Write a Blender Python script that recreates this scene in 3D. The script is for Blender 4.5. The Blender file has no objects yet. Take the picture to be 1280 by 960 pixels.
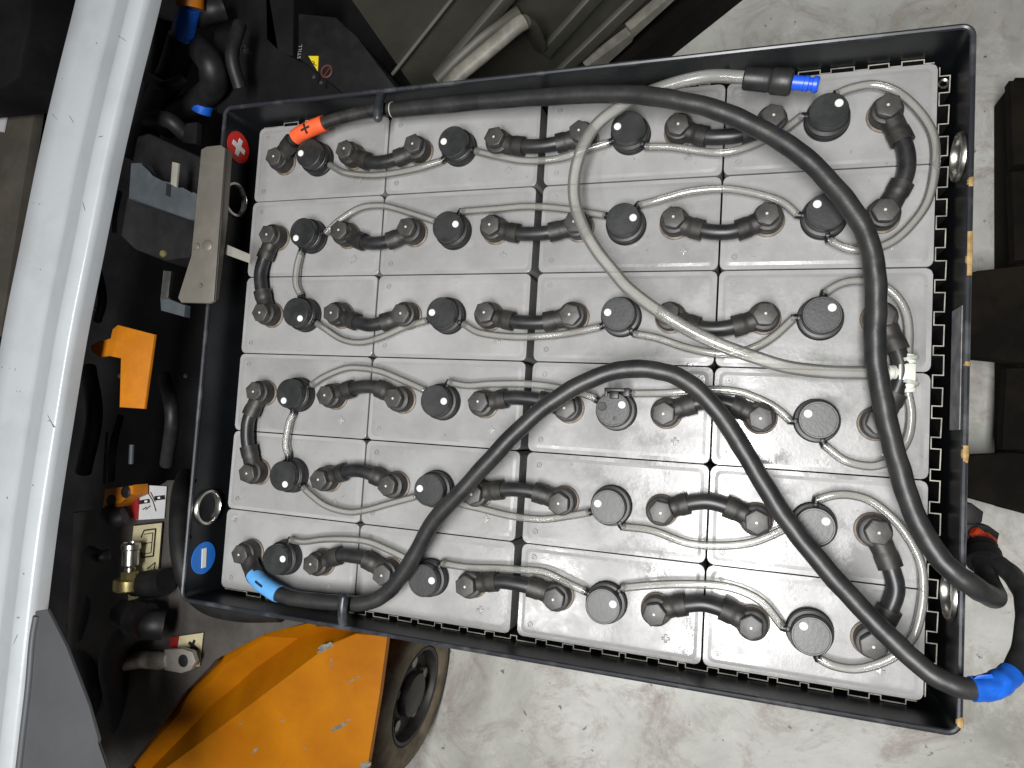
import bpy, bmesh, math, random
from mathutils import Vector, Matrix, Euler
random.seed(7)
sc = bpy.context.scene
COL = sc.collection
ZC = 0.58                                  # height of the cell lids above the concrete

# ------------------------------------------------------------------ camera
F_PX = 869.69
CAM_LOC = Vector((0.23904, -0.07652, ZC + 0.75497))
CAM_EUL = Euler((0.08308, 0.32511, 0.06440), 'XYZ')
cd = bpy.data.cameras.new('camera'); cam = bpy.data.objects.new('camera', cd); COL.objects.link(cam)
cam.location = CAM_LOC; cam.rotation_euler = CAM_EUL
cd.sensor_width = 36.0; cd.lens = F_PX / 1280.0 * 36.0; cd.clip_start = 0.01; cd.clip_end = 60
sc.camera = cam
CAM_R = CAM_EUL.to_matrix()

# ------------------------------------------------------------------ world and lamps
w = bpy.data.worlds.new('World'); sc.world = w; w.use_nodes = True
bg = w.node_tree.nodes['Background']
bg.inputs[0].default_value = (0.95, 0.98, 1.0, 1); bg.inputs[1].default_value = 0.075

def ceiling_lamp(name, x, y, z, sx, sy, power, col=(1.0, 0.992, 0.982)):
    l = bpy.data.lights.new(name, 'AREA'); l.shape = 'RECTANGLE'; l.size = sx; l.size_y = sy
    l.energy = power; l.color = col
    o = bpy.data.objects.new(name, l); COL.objects.link(o); o.location = (x, y, z)
    return o
ceiling_lamp('ceiling_tube_lamp', 0.20, -0.40, ZC + 1.75, 0.26, 1.05, 52)
ceiling_lamp('ceiling_tube_lamp', -0.45, -0.80, ZC + 1.9, 0.16, 0.50, 9)

sc.view_settings.view_transform = 'Standard'; sc.view_settings.look = 'None'
sc.view_settings.gamma = 1.0; sc.view_settings.exposure = 0.0
sc.view_settings.use_curve_mapping = False

# ------------------------------------------------------------------ helpers
def at(px, py, z):
    """point of the place that the photograph shows at px, py, at height z above the cell lids"""
    d = CAM_R @ Vector(((px - 640) / F_PX, -(py - 480) / F_PX, -1.0))
    t = (ZC + z - CAM_LOC.z) / d.z
    return CAM_LOC + d * t

def V(x, y, z=0.0): return Vector((x, y, z + ZC))

def finish(name, bm, mats, parent=None, angle=40, smooth=True):
    me = bpy.data.meshes.new(name)
    bmesh.ops.recalc_face_normals(bm, faces=bm.faces[:])
    bm.to_mesh(me); bm.free()
    if not isinstance(mats, (list, tuple)): mats = [mats]
    for m in mats: me.materials.append(m)
    if smooth:
        for p in me.polygons: p.use_smooth = True
        me.set_sharp_from_angle(angle=math.radians(angle))
    o = bpy.data.objects.new(name, me); COL.objects.link(o)
    if parent: o.parent = parent
    return o

def inst(name, me, parent=None, loc=None, rz=0.0):
    o = bpy.data.objects.new(name, me); COL.objects.link(o)
    if parent: o.parent = parent
    if loc is not None: o.location = loc
    o.rotation_euler = (0, 0, rz)
    return o

def empty(name, loc=(0, 0, 0)):
    o = bpy.data.objects.new(name, None); COL.objects.link(o); o.location = loc
    o.empty_display_size = 0.02
    return o

def tag(o, label=None, cat=None, group=None, kind=None):
    if label: o['label'] = label
    if cat: o['category'] = cat
    if group: o['group'] = group
    if kind: o['kind'] = kind
    return o

def catmull(pts, n=8):
    pts = [Vector(p) for p in pts]
    if len(pts) < 3: return pts
    P = [pts[0] * 2 - pts[1]] + pts + [pts[-1] * 2 - pts[-2]]
    out = []
    for i in range(1, len(P) - 2):
        a, b, c, d = P[i - 1], P[i], P[i + 1], P[i + 2]
        for k in range(n):
            t = k / n
            out.append(0.5 * ((2 * b) + (c - a) * t + (2 * a - 5 * b + 4 * c - d) * t * t + (3 * b - a - 3 * c + d) * t ** 3))
    out.append(pts[-1])
    return out

def sweep(bm, pts, rad, seg=14, cap=True, mat=0, flat=1.0):
    n = len(pts)
    rads = rad if isinstance(rad, (list, tuple)) else [rad] * n
    tang = []
    for i in range(n):
        a = pts[max(i - 1, 0)]; b = pts[min(i + 1, n - 1)]
        t = (b - a); tang.append(t.normalized() if t.length > 1e-9 else Vector((1, 0, 0)))
    up = Vector((0, 0, 1))
    if abs(tang[0].dot(up)) > 0.95: up = Vector((1, 0, 0))
    nrm = (up - tang[0] * up.dot(tang[0])).normalized()
    rings = []
    for i in range(n):
        if i:
            nrm = nrm - tang[i] * nrm.dot(tang[i])
            nrm.normalize()
        bn = tang[i].cross(nrm)
        rings.append([bm.verts.new(pts[i] + nrm * (math.cos(2 * math.pi * k / seg) * rads[i] * flat) + bn * (math.sin(2 * math.pi * k / seg) * rads[i])) for k in range(seg)])
    for i in range(n - 1):
        for k in range(seg):
            f = bm.faces.new((rings[i][k], rings[i][(k + 1) % seg], rings[i + 1][(k + 1) % seg], rings[i + 1][k])); f.material_index = mat
    if cap:
        for r in (rings[0], rings[-1]):
            f = bm.faces.new(r); f.material_index = mat
    return rings

def lathe(bm, prof, seg=28, c=(0, 0, 0), mat=0, axis=None):
    """profile of (r, z) pairs turned about z (or about 'axis', a matrix)"""
    c = Vector(c); rings = []
    for r, z in prof:
        if r < 1e-7:
            rings.append([bm.verts.new((Vector((0, 0, z)) if axis is None else axis @ Vector((0, 0, z))) + c)])
        else:
            ring = []
            for k in range(seg):
                a = 2 * math.pi * k / seg
                v = Vector((r * math.cos(a), r * math.sin(a), z))
                ring.append(bm.verts.new((v if axis is None else axis @ v) + c))
            rings.append(ring)
    for a, b in zip(rings, rings[1:]):
        for k in range(seg):
            k2 = (k + 1) % seg
            if len(a) == 1 and len(b) == 1: continue
            if len(a) == 1: f = bm.faces.new((a[0], b[k], b[k2]))
            elif len(b) == 1: f = bm.faces.new((a[k], b[0], a[k2]))
            else: f = bm.faces.new((a[k], b[k], b[k2], a[k2]))
            f.material_index = mat

def prism(bm, poly, z0, z1, bevel=0.0, mat=0, seg=2, side_bevel=0.0):
    """poly: list of (x, y); z0 < z1 absolute; bevels the top edge"""
    top = [bm.verts.new((p[0], p[1], z1)) for p in poly]
    bot = [bm.verts.new((p[0], p[1], z0)) for p in poly]
    n = len(poly); fs = []
    fs.append(bm.faces.new(top)); fs.append(bm.faces.new(bot[::-1]))
    for i in range(n): fs.append(bm.faces.new((top[i], bot[i], bot[(i + 1) % n], top[(i + 1) % n])))
    for f in fs: f.material_index = mat
    if bevel > 0:
        es = [e for e in bm.edges if e.verts[0] in top and e.verts[1] in top]
        bmesh.ops.bevel(bm, geom=es, offset=bevel, segments=seg, affect='EDGES', profile=0.5)

def box(bm, c, s, bevel=0.0, rot=None, mat=0, seg=2):
    r = bmesh.ops.create_cube(bm, size=1.0)
    vs = r['verts']
    M = Matrix.Translation(Vector(c)) @ ((rot.to_4x4() if rot is not None else Matrix.Identity(4)) @ Matrix.Diagonal((s[0], s[1], s[2], 1)))
    bmesh.ops.transform(bm, matrix=M, verts=vs)
    fs = set(f for v in vs for f in v.link_faces)
    for f in fs: f.material_index = mat
    if bevel > 0:
        es = list(set(e for v in vs for e in v.link_edges))
        bmesh.ops.bevel(bm, geom=es, offset=bevel, segments=seg, affect='EDGES', profile=0.5)

def rrect(x0, x1, y0, y1, r, n=5):
    out = []
    for cx, cy, a0 in ((x1 - r, y1 - r, 0), (x0 + r, y1 - r, 90), (x0 + r, y0 + r, 180), (x1 - r, y0 + r, 270)):
        for k in range(n + 1):
            a = math.radians(a0 + 90 * k / n); out.append((cx + r * math.cos(a), cy + r * math.sin(a)))
    return out

def pxpoly(pts, z): return [tuple(at(x, y, z).xy) for x, y in pts]

# ------------------------------------------------------------------ materials
def mat(name, col, rough=0.5, metal=0.0, noise=0.0, nscale=20.0, col2=None, bump=0.0, bscale=60.0, spec=0.5, rvar=0.0, coord='Object', nlow=0.4, nhigh=0.65, coat=0.0, rand=False, detail=6.0):
    m = bpy.data.materials.new(name); m.use_nodes = True
    nt = m.node_tree; N = nt.nodes; L = nt.links
    b = N['Principled BSDF']
    b.inputs['Base Color'].default_value = (*col, 1); b.inputs['Roughness'].default_value = rough
    b.inputs['Metallic'].default_value = metal; b.inputs['Specular IOR Level'].default_value = spec
    b.inputs['Coat Weight'].default_value = coat
    if col2 is None and not noise and not bump and not rvar: return m
    tc = N.new('ShaderNodeTexCoord'); src = tc.outputs[coord]
    if rand:
        oi = N.new('ShaderNodeObjectInfo'); ad = N.new('ShaderNodeVectorMath'); ad.operation = 'MULTIPLY_ADD'
        cx = N.new('ShaderNodeCombineXYZ')
        for i in range(3): L.new(oi.outputs['Random'], cx.inputs[i])
        ad.inputs[1].default_value = (37, 53, 71)
        L.new(cx.outputs[0], ad.inputs[0]); L.new(src, ad.inputs[2]); src = ad.outputs[0]
    if col2 is not None or noise:
        nz = N.new('ShaderNodeTexNoise'); nz.inputs['Scale'].default_value = nscale; nz.inputs['Detail'].default_value = detail
        nz.inputs['Roughness'].default_value = 0.62
        L.new(src, nz.inputs['Vector'])
        rp = N.new('ShaderNodeValToRGB'); rp.color_ramp.elements[0].position = nlow; rp.color_ramp.elements[1].position = nhigh
        c2 = col2 if col2 is not None else tuple(min(1, c * (1 + noise)) for c in col)
        c1 = col if col2 is not None else tuple(c * (1 - noise) for c in col)
        rp.color_ramp.elements[0].color = (*c1, 1); rp.color_ramp.elements[1].color = (*c2, 1)
        L.new(nz.outputs['Fac'], rp.inputs['Fac']); L.new(rp.outputs['Color'], b.inputs['Base Color'])
        if rvar:
            mr = N.new('ShaderNodeMapRange'); mr.inputs['From Min'].default_value = 0.3; mr.inputs['From Max'].default_value = 0.7
            mr.inputs['To Min'].default_value = max(0, rough - rvar); mr.inputs['To Max'].default_value = min(1, rough + rvar)
            L.new(nz.outputs['Fac'], mr.inputs['Value']); L.new(mr.outputs[0], b.inputs['Roughness'])
    if bump:
        bz = N.new('ShaderNodeTexNoise'); bz.inputs['Scale'].default_value = bscale; bz.inputs['Detail'].default_value = 4
        L.new(src, bz.inputs['Vector'])
        bp = N.new('ShaderNodeBump'); bp.inputs['Strength'].default_value = bump; bp.inputs['Distance'].default_value = 0.002
        L.new(bz.outputs['Fac'], bp.inputs['Height']); L.new(bp.outputs[0], b.inputs['Normal'])
    return m

def lid_material():
    m = bpy.data.materials.new('grey_cell_plastic'); m.use_nodes = True
    nt = m.node_tree; N = nt.nodes; L = nt.links; b = N['Principled BSDF']
    tc = N.new('ShaderNodeTexCoord'); oi = N.new('ShaderNodeObjectInfo'); cx = N.new('ShaderNodeCombineXYZ')
    for i in range(3): L.new(oi.outputs['Random'], cx.inputs[i])
    ad = N.new('ShaderNodeVectorMath'); ad.operation = 'MULTIPLY_ADD'; ad.inputs[1].default_value = (37, 53, 71)
    L.new(cx.outputs[0], ad.inputs[0]); L.new(tc.outputs['Object'], ad.inputs[2]); src = ad.outputs[0]
    n1 = N.new('ShaderNodeTexNoise'); n1.inputs['Scale'].default_value = 14; n1.inputs['Detail'].default_value = 7; n1.inputs['Roughness'].default_value = 0.65
    L.new(src, n1.inputs['Vector'])
    rp = N.new('ShaderNodeValToRGB'); e = rp.color_ramp.elements
    e[0].position = 0.28; e[0].color = (0.245, 0.243, 0.238, 1); e[1].position = 0.62; e[1].color = (0.318, 0.317, 0.315, 1)
    L.new(n1.outputs['Fac'], rp.inputs['Fac'])
    # sparse grime specks
    n3 = N.new('ShaderNodeTexNoise'); n3.inputs['Scale'].default_value = 130; n3.inputs['Detail'].default_value = 3
    L.new(src, n3.inputs['Vector'])
    r3 = N.new('ShaderNodeValToRGB'); r3.color_ramp.elements[0].position = 0.70; r3.color_ramp.elements[0].color = (0, 0, 0, 1)
    r3.color_ramp.elements[1].position = 0.78; r3.color_ramp.elements[1].color = (0.6, 0.6, 0.6, 1)
    L.new(n3.outputs['Fac'], r3.inputs['Fac'])
    mx = N.new('ShaderNodeMix'); mx.data_type = 'RGBA'; mx.inputs[7].default_value = (0.16, 0.14, 0.11, 1)
    L.new(r3.outputs['Color'], mx.inputs[0]); L.new(rp.outputs['Color'], mx.inputs[6]); n6 = N.new('ShaderNodeTexNoise'); n6.inputs['Scale'].default_value = 38; n6.inputs['Detail'].default_value = 8; n6.inputs['Roughness'].default_value = 0.75; n6.inputs['Distortion'].default_value = 0.8
    L.new(src, n6.inputs['Vector'])
    r6 = N.new('ShaderNodeValToRGB'); r6.color_ramp.elements[0].position = 0.60; r6.color_ramp.elements[0].color = (0, 0, 0, 1)
    r6.color_ramp.elements[1].position = 0.80; r6.color_ramp.elements[1].color = (0.45, 0.45, 0.45, 1); L.new(n6.outputs['Fac'], r6.inputs['Fac'])
    m6 = N.new('ShaderNodeMix'); m6.data_type = 'RGBA'; m6.inputs[7].default_value = (0.42, 0.42, 0.41, 1)
    L.new(r6.outputs['Color'], m6.inputs[0]); L.new(mx.outputs[2], m6.inputs[6])
    hv = N.new('ShaderNodeHueSaturation'); mv = N.new('ShaderNodeMapRange'); mv.inputs['To Min'].default_value = 0.91; mv.inputs['To Max'].default_value = 1.07
    L.new(oi.outputs['Random'], mv.inputs['Value']); L.new(mv.outputs[0], hv.inputs['Value']); L.new(m6.outputs[2], hv.inputs['Color']); L.new(hv.outputs[0], b.inputs['Base Color'])
    # gloss varies: wiped patches shine, dusty ones do not
    n2 = N.new('ShaderNodeTexNoise'); n2.inputs['Scale'].default_value = 19; n2.inputs['Detail'].default_value = 5; n2.inputs['Roughness'].default_value = 0.7
    L.new(src, n2.inputs['Vector'])
    mr = N.new('ShaderNodeMapRange'); mr.inputs['From Min'].default_value = 0.35; mr.inputs['From Max'].default_value = 0.66
    mr.inputs['To Min'].default_value = 0.09; mr.inputs['To Max'].default_value = 0.42
    L.new(n2.outputs['Fac'], mr.inputs['Value']); L.new(mr.outputs[0], b.inputs['Roughness'])
    # moulded lids are never quite flat
    n4 = N.new('ShaderNodeTexNoise'); n4.inputs['Scale'].default_value = 11; n4.inputs['Detail'].default_value = 1.5
    L.new(src, n4.inputs['Vector'])
    bp = N.new('ShaderNodeBump'); bp.inputs['Strength'].default_value = 1.0; bp.inputs['Distance'].default_value = 0.0030
    L.new(n4.outputs['Fac'], bp.inputs['Height'])
    n5 = N.new('ShaderNodeTexNoise'); n5.inputs['Scale'].default_value = 260; n5.inputs['Detail'].default_value = 2
    L.new(src, n5.inputs['Vector'])
    b2 = N.new('ShaderNodeBump'); b2.inputs['Strength'].default_value = 0.12; b2.inputs['Distance'].default_value = 0.0006
    L.new(n5.outputs['Fac'], b2.inputs['Height']); L.new(bp.outputs[0], b2.inputs['Normal']); L.new(b2.outputs[0], b.inputs['Normal'])
    b.inputs['Specular IOR Level'].default_value = 0.45
    return m

def tube_material(name, col, clear):
    m = bpy.data.materials.new(name); m.use_nodes = True
    nt = m.node_tree; N = nt.nodes; L = nt.links; b = N['Principled BSDF']; out = N['Material Output']
    b.inputs['Roughness'].default_value = 0.22; b.inputs['Specular IOR Level'].default_value = 0.6
    tc = N.new('ShaderNodeTexCoord'); nz = N.new('ShaderNodeTexNoise'); nz.inputs['Scale'].default_value = 26; nz.inputs['Detail'].default_value = 5
    L.new(tc.outputs['Object'], nz.inputs['Vector'])
    rp = N.new('ShaderNodeValToRGB'); rp.color_ramp.elements[0].position = 0.32; rp.color_ramp.elements[1].position = 0.62
    rp.color_ramp.elements[0].color = (col[0] * 0.8, col[1] * 0.78, col[2] * 0.72, 1); rp.color_ramp.elements[1].color = (*col, 1)
    L.new(nz.outputs['Fac'], rp.inputs['Fac']); L.new(rp.outputs['Color'], b.inputs['Base Color'])
    b.inputs['Specular IOR Level'].default_value = 0.0; b.inputs['Roughness'].default_value = 0.6
    tr = N.new('ShaderNodeBsdfTransparent'); tr.inputs[0].default_value = (0.94, 0.94, 0.92, 1)
    mx = N.new('ShaderNodeMixShader'); mx.inputs[0].default_value = clear
    L.new(b.outputs[0], mx.inputs[1]); L.new(tr.outputs[0], mx.inputs[2])
    fr = N.new('ShaderNodeFresnel'); fr.inputs[0].default_value = 1.52
    gl = N.new('ShaderNodeBsdfGlossy'); gl.inputs['Roughness'].default_value = 0.12
    m2 = N.new('ShaderNodeMixShader'); L.new(fr.outputs[0], m2.inputs[0]); L.new(mx.outputs[0], m2.inputs[1]); L.new(gl.outputs[0], m2.inputs[2])
    L.new(m2.outputs[0], out.inputs['Surface'])
    return m

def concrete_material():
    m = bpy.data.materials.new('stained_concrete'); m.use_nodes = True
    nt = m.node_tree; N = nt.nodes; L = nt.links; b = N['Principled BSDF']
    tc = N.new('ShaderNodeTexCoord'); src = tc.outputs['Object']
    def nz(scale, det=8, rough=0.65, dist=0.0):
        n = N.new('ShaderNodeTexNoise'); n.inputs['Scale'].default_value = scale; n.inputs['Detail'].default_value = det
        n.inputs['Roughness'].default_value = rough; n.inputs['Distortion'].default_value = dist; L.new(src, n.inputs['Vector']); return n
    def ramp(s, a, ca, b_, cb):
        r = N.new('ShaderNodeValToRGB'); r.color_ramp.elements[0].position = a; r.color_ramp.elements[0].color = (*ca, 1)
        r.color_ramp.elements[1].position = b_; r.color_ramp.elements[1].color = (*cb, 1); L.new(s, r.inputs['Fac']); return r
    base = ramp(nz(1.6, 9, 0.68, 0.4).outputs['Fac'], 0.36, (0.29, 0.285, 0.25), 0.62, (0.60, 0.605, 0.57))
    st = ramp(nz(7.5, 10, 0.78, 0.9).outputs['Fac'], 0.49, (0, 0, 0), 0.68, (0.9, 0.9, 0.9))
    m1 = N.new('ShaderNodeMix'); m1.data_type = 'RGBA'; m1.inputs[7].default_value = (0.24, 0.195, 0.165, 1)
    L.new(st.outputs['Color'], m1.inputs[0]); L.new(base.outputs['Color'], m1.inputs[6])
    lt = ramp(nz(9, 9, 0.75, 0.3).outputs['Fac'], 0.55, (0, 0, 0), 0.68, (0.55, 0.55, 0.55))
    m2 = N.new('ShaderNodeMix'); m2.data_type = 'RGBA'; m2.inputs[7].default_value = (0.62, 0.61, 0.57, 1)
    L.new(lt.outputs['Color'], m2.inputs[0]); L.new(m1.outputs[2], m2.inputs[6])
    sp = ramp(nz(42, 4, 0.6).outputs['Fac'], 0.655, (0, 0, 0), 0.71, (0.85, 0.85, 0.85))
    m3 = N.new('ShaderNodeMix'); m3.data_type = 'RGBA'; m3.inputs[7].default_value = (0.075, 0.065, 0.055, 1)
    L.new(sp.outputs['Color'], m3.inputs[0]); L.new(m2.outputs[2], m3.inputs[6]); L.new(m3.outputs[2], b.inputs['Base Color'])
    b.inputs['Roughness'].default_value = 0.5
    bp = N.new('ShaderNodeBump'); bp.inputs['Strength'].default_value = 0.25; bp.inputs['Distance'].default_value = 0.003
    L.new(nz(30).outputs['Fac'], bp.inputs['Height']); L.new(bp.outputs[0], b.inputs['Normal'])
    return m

M = {}
M['lid'] = lid_material()
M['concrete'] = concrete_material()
M['tube'] = tube_material('clear_vinyl_tube', (0.60, 0.60, 0.58), 0.77)
M['hose'] = tube_material('clear_vinyl_hose', (0.62, 0.62, 0.60), 0.73)
M['cap'] = mat('dusty_black_cap', (0.013, 0.015, 0.015), 0.40, spec=0.6, col2=(0.030, 0.031, 0.030), nscale=45, bump=0.06, bscale=300, rand=True)
M['flange'] = mat('black_flange_plastic', (0.008, 0.008, 0.009), 0.42, noise=0.3, nscale=60)
M['white'] = mat('white_indicator', (0.80, 0.80, 0.77), 0.3)
M['bolt'] = mat('dusty_bolt_cover', (0.026, 0.026, 0.026), 0.45, col2=(0.066, 0.063, 0.057), nscale=80, bump=0.1, bscale=200, rand=True, nlow=.3, nhigh=.7)
M['boot'] = mat('dusty_black_rubber', (0.011, 0.011, 0.011), 0.50, col2=(0.044, 0.040, 0.034), nscale=55, bump=0.12, bscale=180, rand=True, nlow=.38, nhigh=.72)
M['link'] = mat('black_link_cable', (0.012, 0.013, 0.015), 0.38, col2=(0.028, 0.027, 0.026), nscale=60, rand=True)
M['grease'] = mat('brown_terminal_grease', (0.10, 0.075, 0.055), 0.5, col2=(0.19, 0.15, 0.11), nscale=120)
M['dot'] = mat('pale_bolt_centre', (0.55, 0.53, 0.48), 0.35)
M['sheath'] = mat('black_cable_sheath', (0.013, 0.0135, 0.015), 0.42, col2=(0.034, 0.033, 0.031), nscale=38, bump=0.12, bscale=150, nlow=.35, nhigh=.75)
M['tray'] = mat('black_tray_paint', (0.006, 0.0075, 0.009), 0.38, spec=0.35, col2=(0.014, 0.0155, 0.017), nscale=16, bump=0.05, bscale=80, nlow=.4, nhigh=.8)
M['rim'] = mat('worn_rim_paint', (0.020, 0.022, 0.027), 0.32, col2=(0.10, 0.105, 0.11), nscale=30, nlow=.5, nhigh=.8)
M['comb'] = mat('black_spacer_plastic', (0.010, 0.010, 0.011), 0.5)
M['comb_edge'] = mat('trimmed_spacer_edge', (0.17, 0.165, 0.14), 0.5, col2=(0.40, 0.38, 0.32), nscale=50)
M['steel'] = mat('zinc_steel', (0.55, 0.54, 0.50), 0.30, metal=1.0, noise=0.15, nscale=40)
M['chip'] = mat('ochre_primer', (0.26, 0.155, 0.045), 0.6, col2=(0.42, 0.29, 0.12), nscale=160)
M['paper'] = mat('faded_label_paper', (0.16, 0.155, 0.16), 0.6, col2=(0.30, 0.30, 0.31), nscale=60)
M['red'] = mat('red_sticker', (0.62, 0.018, 0.012), 0.4)
M['blue'] = mat('blue_sticker', (0.018, 0.17, 0.62), 0.4)
M['faint'] = mat('dim_white_print', (0.30, 0.27, 0.25), 0.5)
M['faded_red'] = mat('faded_red_print', (0.09, 0.030, 0.022), 0.5)
M['print'] = mat('white_print', (0.80, 0.80, 0.78), 0.45)
M['orange_tag'] = mat('orange_heat_shrink', (0.86, 0.12, 0.035), 0.45, noise=0.12, nscale=60)
M['blue_tag'] = mat('light_blue_heat_shrink', (0.11, 0.36, 0.72), 0.45, noise=0.12, nscale=60)
M['blue_tape'] = mat('blue_tape', (0.012, 0.12, 0.60), 0.38, noise=0.25, nscale=50, bump=0.3, bscale=60)
M['blue_nipple'] = mat('blue_coupling_plastic', (0.02, 0.10, 0.72), 0.35)
M['ink'] = mat('black_print', (0.012, 0.012, 0.014), 0.5)
M['tee'] = mat('white_fitting_plastic', (0.62, 0.62, 0.56), 0.4, noise=0.1, nscale=60)
M['clip'] = mat('pale_green_clip', (0.36, 0.40, 0.35), 0.4)
M['grey_paint'] = mat('light_grey_truck_paint', (0.485, 0.515, 0.535), 0.30, col2=(0.40, 0.425, 0.43), nscale=11, nlow=.45, nhigh=.8, coat=0.15, bump=0.05, bscale=160)
M['scuff'] = mat('dull_scuff', (0.25, 0.255, 0.25), 0.6, noise=0.3, nscale=200)
M['panel_paint'] = mat('grey_panel_paint', (0.075, 0.078, 0.083), 0.5, noise=0.06, nscale=14, bump=0.05, bscale=140)
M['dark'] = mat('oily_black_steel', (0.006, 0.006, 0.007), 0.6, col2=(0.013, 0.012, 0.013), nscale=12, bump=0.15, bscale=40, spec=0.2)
M['taupe'] = mat('grimy_chassis_plate', (0.040, 0.036, 0.033), 0.6, col2=(0.078, 0.069, 0.061), nscale=14, bump=0.1, bscale=60)
M['orange'] = mat('orange_truck_paint', (0.305, 0.096, 0.0), 0.5, spec=0.22, col2=(0.385, 0.135, 0.0), nscale=7, bump=0.06, bscale=90)
M['orange_part'] = mat('orange_bracket_paint', (0.46, 0.15, 0.002), 0.55, noise=0.1, nscale=40)
M['chipgrey'] = mat('bare_primer_grey', (0.16, 0.155, 0.125), 0.6, noise=0.35, nscale=90)
M['bracket'] = mat('beige_grey_bracket', (0.16, 0.149, 0.127), 0.45, metal=0.25, noise=0.10, nscale=30)
M['bar'] = mat('pale_latch_bar', (0.26, 0.25, 0.215), 0.45, noise=0.1, nscale=40)
M['block_grey'] = mat('blue_grey_moulding', (0.055, 0.066, 0.072), 0.55, noise=0.15, nscale=40)
M['block_black'] = mat('black_moulding', (0.012, 0.0115, 0.012), 0.5, noise=0.25, nscale=40, spec=0.3)
M['brass'] = mat('yellow_brass', (0.62, 0.52, 0.24), 0.34, metal=0.9, noise=0.15, nscale=60)
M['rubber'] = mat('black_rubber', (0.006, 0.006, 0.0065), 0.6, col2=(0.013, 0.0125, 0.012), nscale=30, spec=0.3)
M['hose_black'] = mat('black_hose', (0.009, 0.009, 0.010), 0.5, col2=(0.022, 0.021, 0.021), nscale=30, spec=0.35)
M['tyre'] = mat('dusty_tan_tyre', (0.11, 0.088, 0.058), 0.8, col2=(0.24, 0.195, 0.13), nscale=22, bump=0.2, bscale=60)
M['hub'] = mat('dirty_black_hub', (0.018, 0.017, 0.017), 0.5, col2=(0.045, 0.040, 0.036), nscale=25)
M['nut'] = mat('worn_wheel_nut', (0.32, 0.30, 0.25), 0.4, metal=0.6)
M['machine'] = mat('dark_olive_machine_paint', (0.046, 0.046, 0.036), 0.5, col2=(0.078, 0.074, 0.056), nscale=6, bump=0.06, bscale=60)
M['machine_rib'] = mat('rubbed_machine_paint', (0.10, 0.097, 0.082), 0.5, noise=0.15, nscale=20)
M['machine_edge'] = mat('pale_machine_edge', (0.14, 0.135, 0.112), 0.5, col2=(0.26, 0.25, 0.21), nscale=25)  # pale tone holds the light the lower flange catches; handle shares it
M['wood'] = mat('shaded_weathered_wood', (0.004, 0.0034, 0.0026), 0.9, spec=0.15, col2=(0.013, 0.010, 0.007), nscale=9, bump=0.3, bscale=40)  # weathered wood with its heavy shadow put into the near-black colour
M['warn'] = mat('yellow_warning_sticker', (0.75, 0.58, 0.02), 0.45)
M['cream'] = mat('cream_sticker', (0.50, 0.45, 0.28), 0.5, noise=0.12, nscale=30)
M['sticker_white'] = mat('white_sticker', (0.56, 0.57, 0.58), 0.5, noise=0.05, nscale=40)
M['sticker_red'] = mat('dull_red_moulding', (0.25, 0.012, 0.012), 0.5)
M['plate_brown'] = mat('dark_brown_plate', (0.060, 0.053, 0.042), 0.7, col2=(0.095, 0.085, 0.066), nscale=10, bump=0.15, bscale=50)
M['lug'] = mat('tinned_cable_lug', (0.42, 0.40, 0.36), 0.4, metal=0.6, noise=0.1, nscale=60)
M['red_contact'] = mat('red_connector_key', (0.50, 0.045, 0.010), 0.45, noise=0.2, nscale=80)

# ------------------------------------------------------------------ floor
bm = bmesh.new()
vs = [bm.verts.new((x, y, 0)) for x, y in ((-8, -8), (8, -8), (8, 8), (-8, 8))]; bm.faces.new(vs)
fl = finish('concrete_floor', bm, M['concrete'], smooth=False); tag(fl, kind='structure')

# ------------------------------------------------------------------ battery tray
XO, YO, WT, RIM = 0.4215, 0.3165, 0.003, 0.046
XI, YI = XO - WT, YO - WT
tray = empty('battery_tray', (0, 0, 0))
tag(tray, 'black steel battery tray holding the grey cells, with eyelet holes and raised rim', 'battery tray')
ZB = -0.50
def wall_with_holes(name, side):
    """a short side wall with two round openings"""
    bm = bmesh.new(); x0 = side * XI; x1 = side * XO
    hr, zc, n = 0.0185, 0.018, 24
    holes = (0.203, -0.203)
    YE = YO - 0.0098
    for x in (x0, x1):
        def q(ya, yb, za, zb): bm.faces.new([bm.verts.new((x, ya, za + ZC)), bm.verts.new((x, yb, za + ZC)), bm.verts.new((x, yb, zb + ZC)), bm.verts.new((x, ya, zb + ZC))])
        zt, zl = RIM, -0.02
        q(YE, -YE, ZB, zl)
        q(YE, 0.24, zl, zt); q(0.166, -0.166, zl, zt); q(-0.24, -YE, zl, zt)
        for hy in holes:
            ya, yb = hy - 0.037, hy + 0.037
            inner = []; outer = []
            for k in range(n):
                a = 2 * math.pi * k / n; cy, cz = math.cos(a), math.sin(a)
                inner.append(bm.verts.new((x, hy + hr * cy, zc + hr * cz + ZC)))
                t = 1e9
                if cy > 1e-6: t = min(t, (yb - hy) / cy)
                if cy < -1e-6: t = min(t, (ya - hy) / cy)
                if cz > 1e-6: t = min(t, (zt - zc) / cz)
                if cz < -1e-6: t = min(t, (zl - zc) / cz)
                outer.append(bm.verts.new((x, hy + t * cy, zc + t * cz + ZC)))
            for k in range(n):
                bm.faces.new((inner[k], inner[(k + 1) % n], outer[(k + 1) % n], outer[k]))
    return finish(name, bm, M['tray'], tray, smooth=False)
wall_with_holes('wall', 1); wall_with_holes('wall', -1)
for s in (1, -1):
    bm = bmesh.new(); box(bm, (0, s * (YI + YO) / 2, ZC + (ZB + RIM) / 2), (2 * XO - 0.0196, WT, RIM - ZB)); finish('wall', bm, M['tray'], tray, smooth=False)
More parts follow.
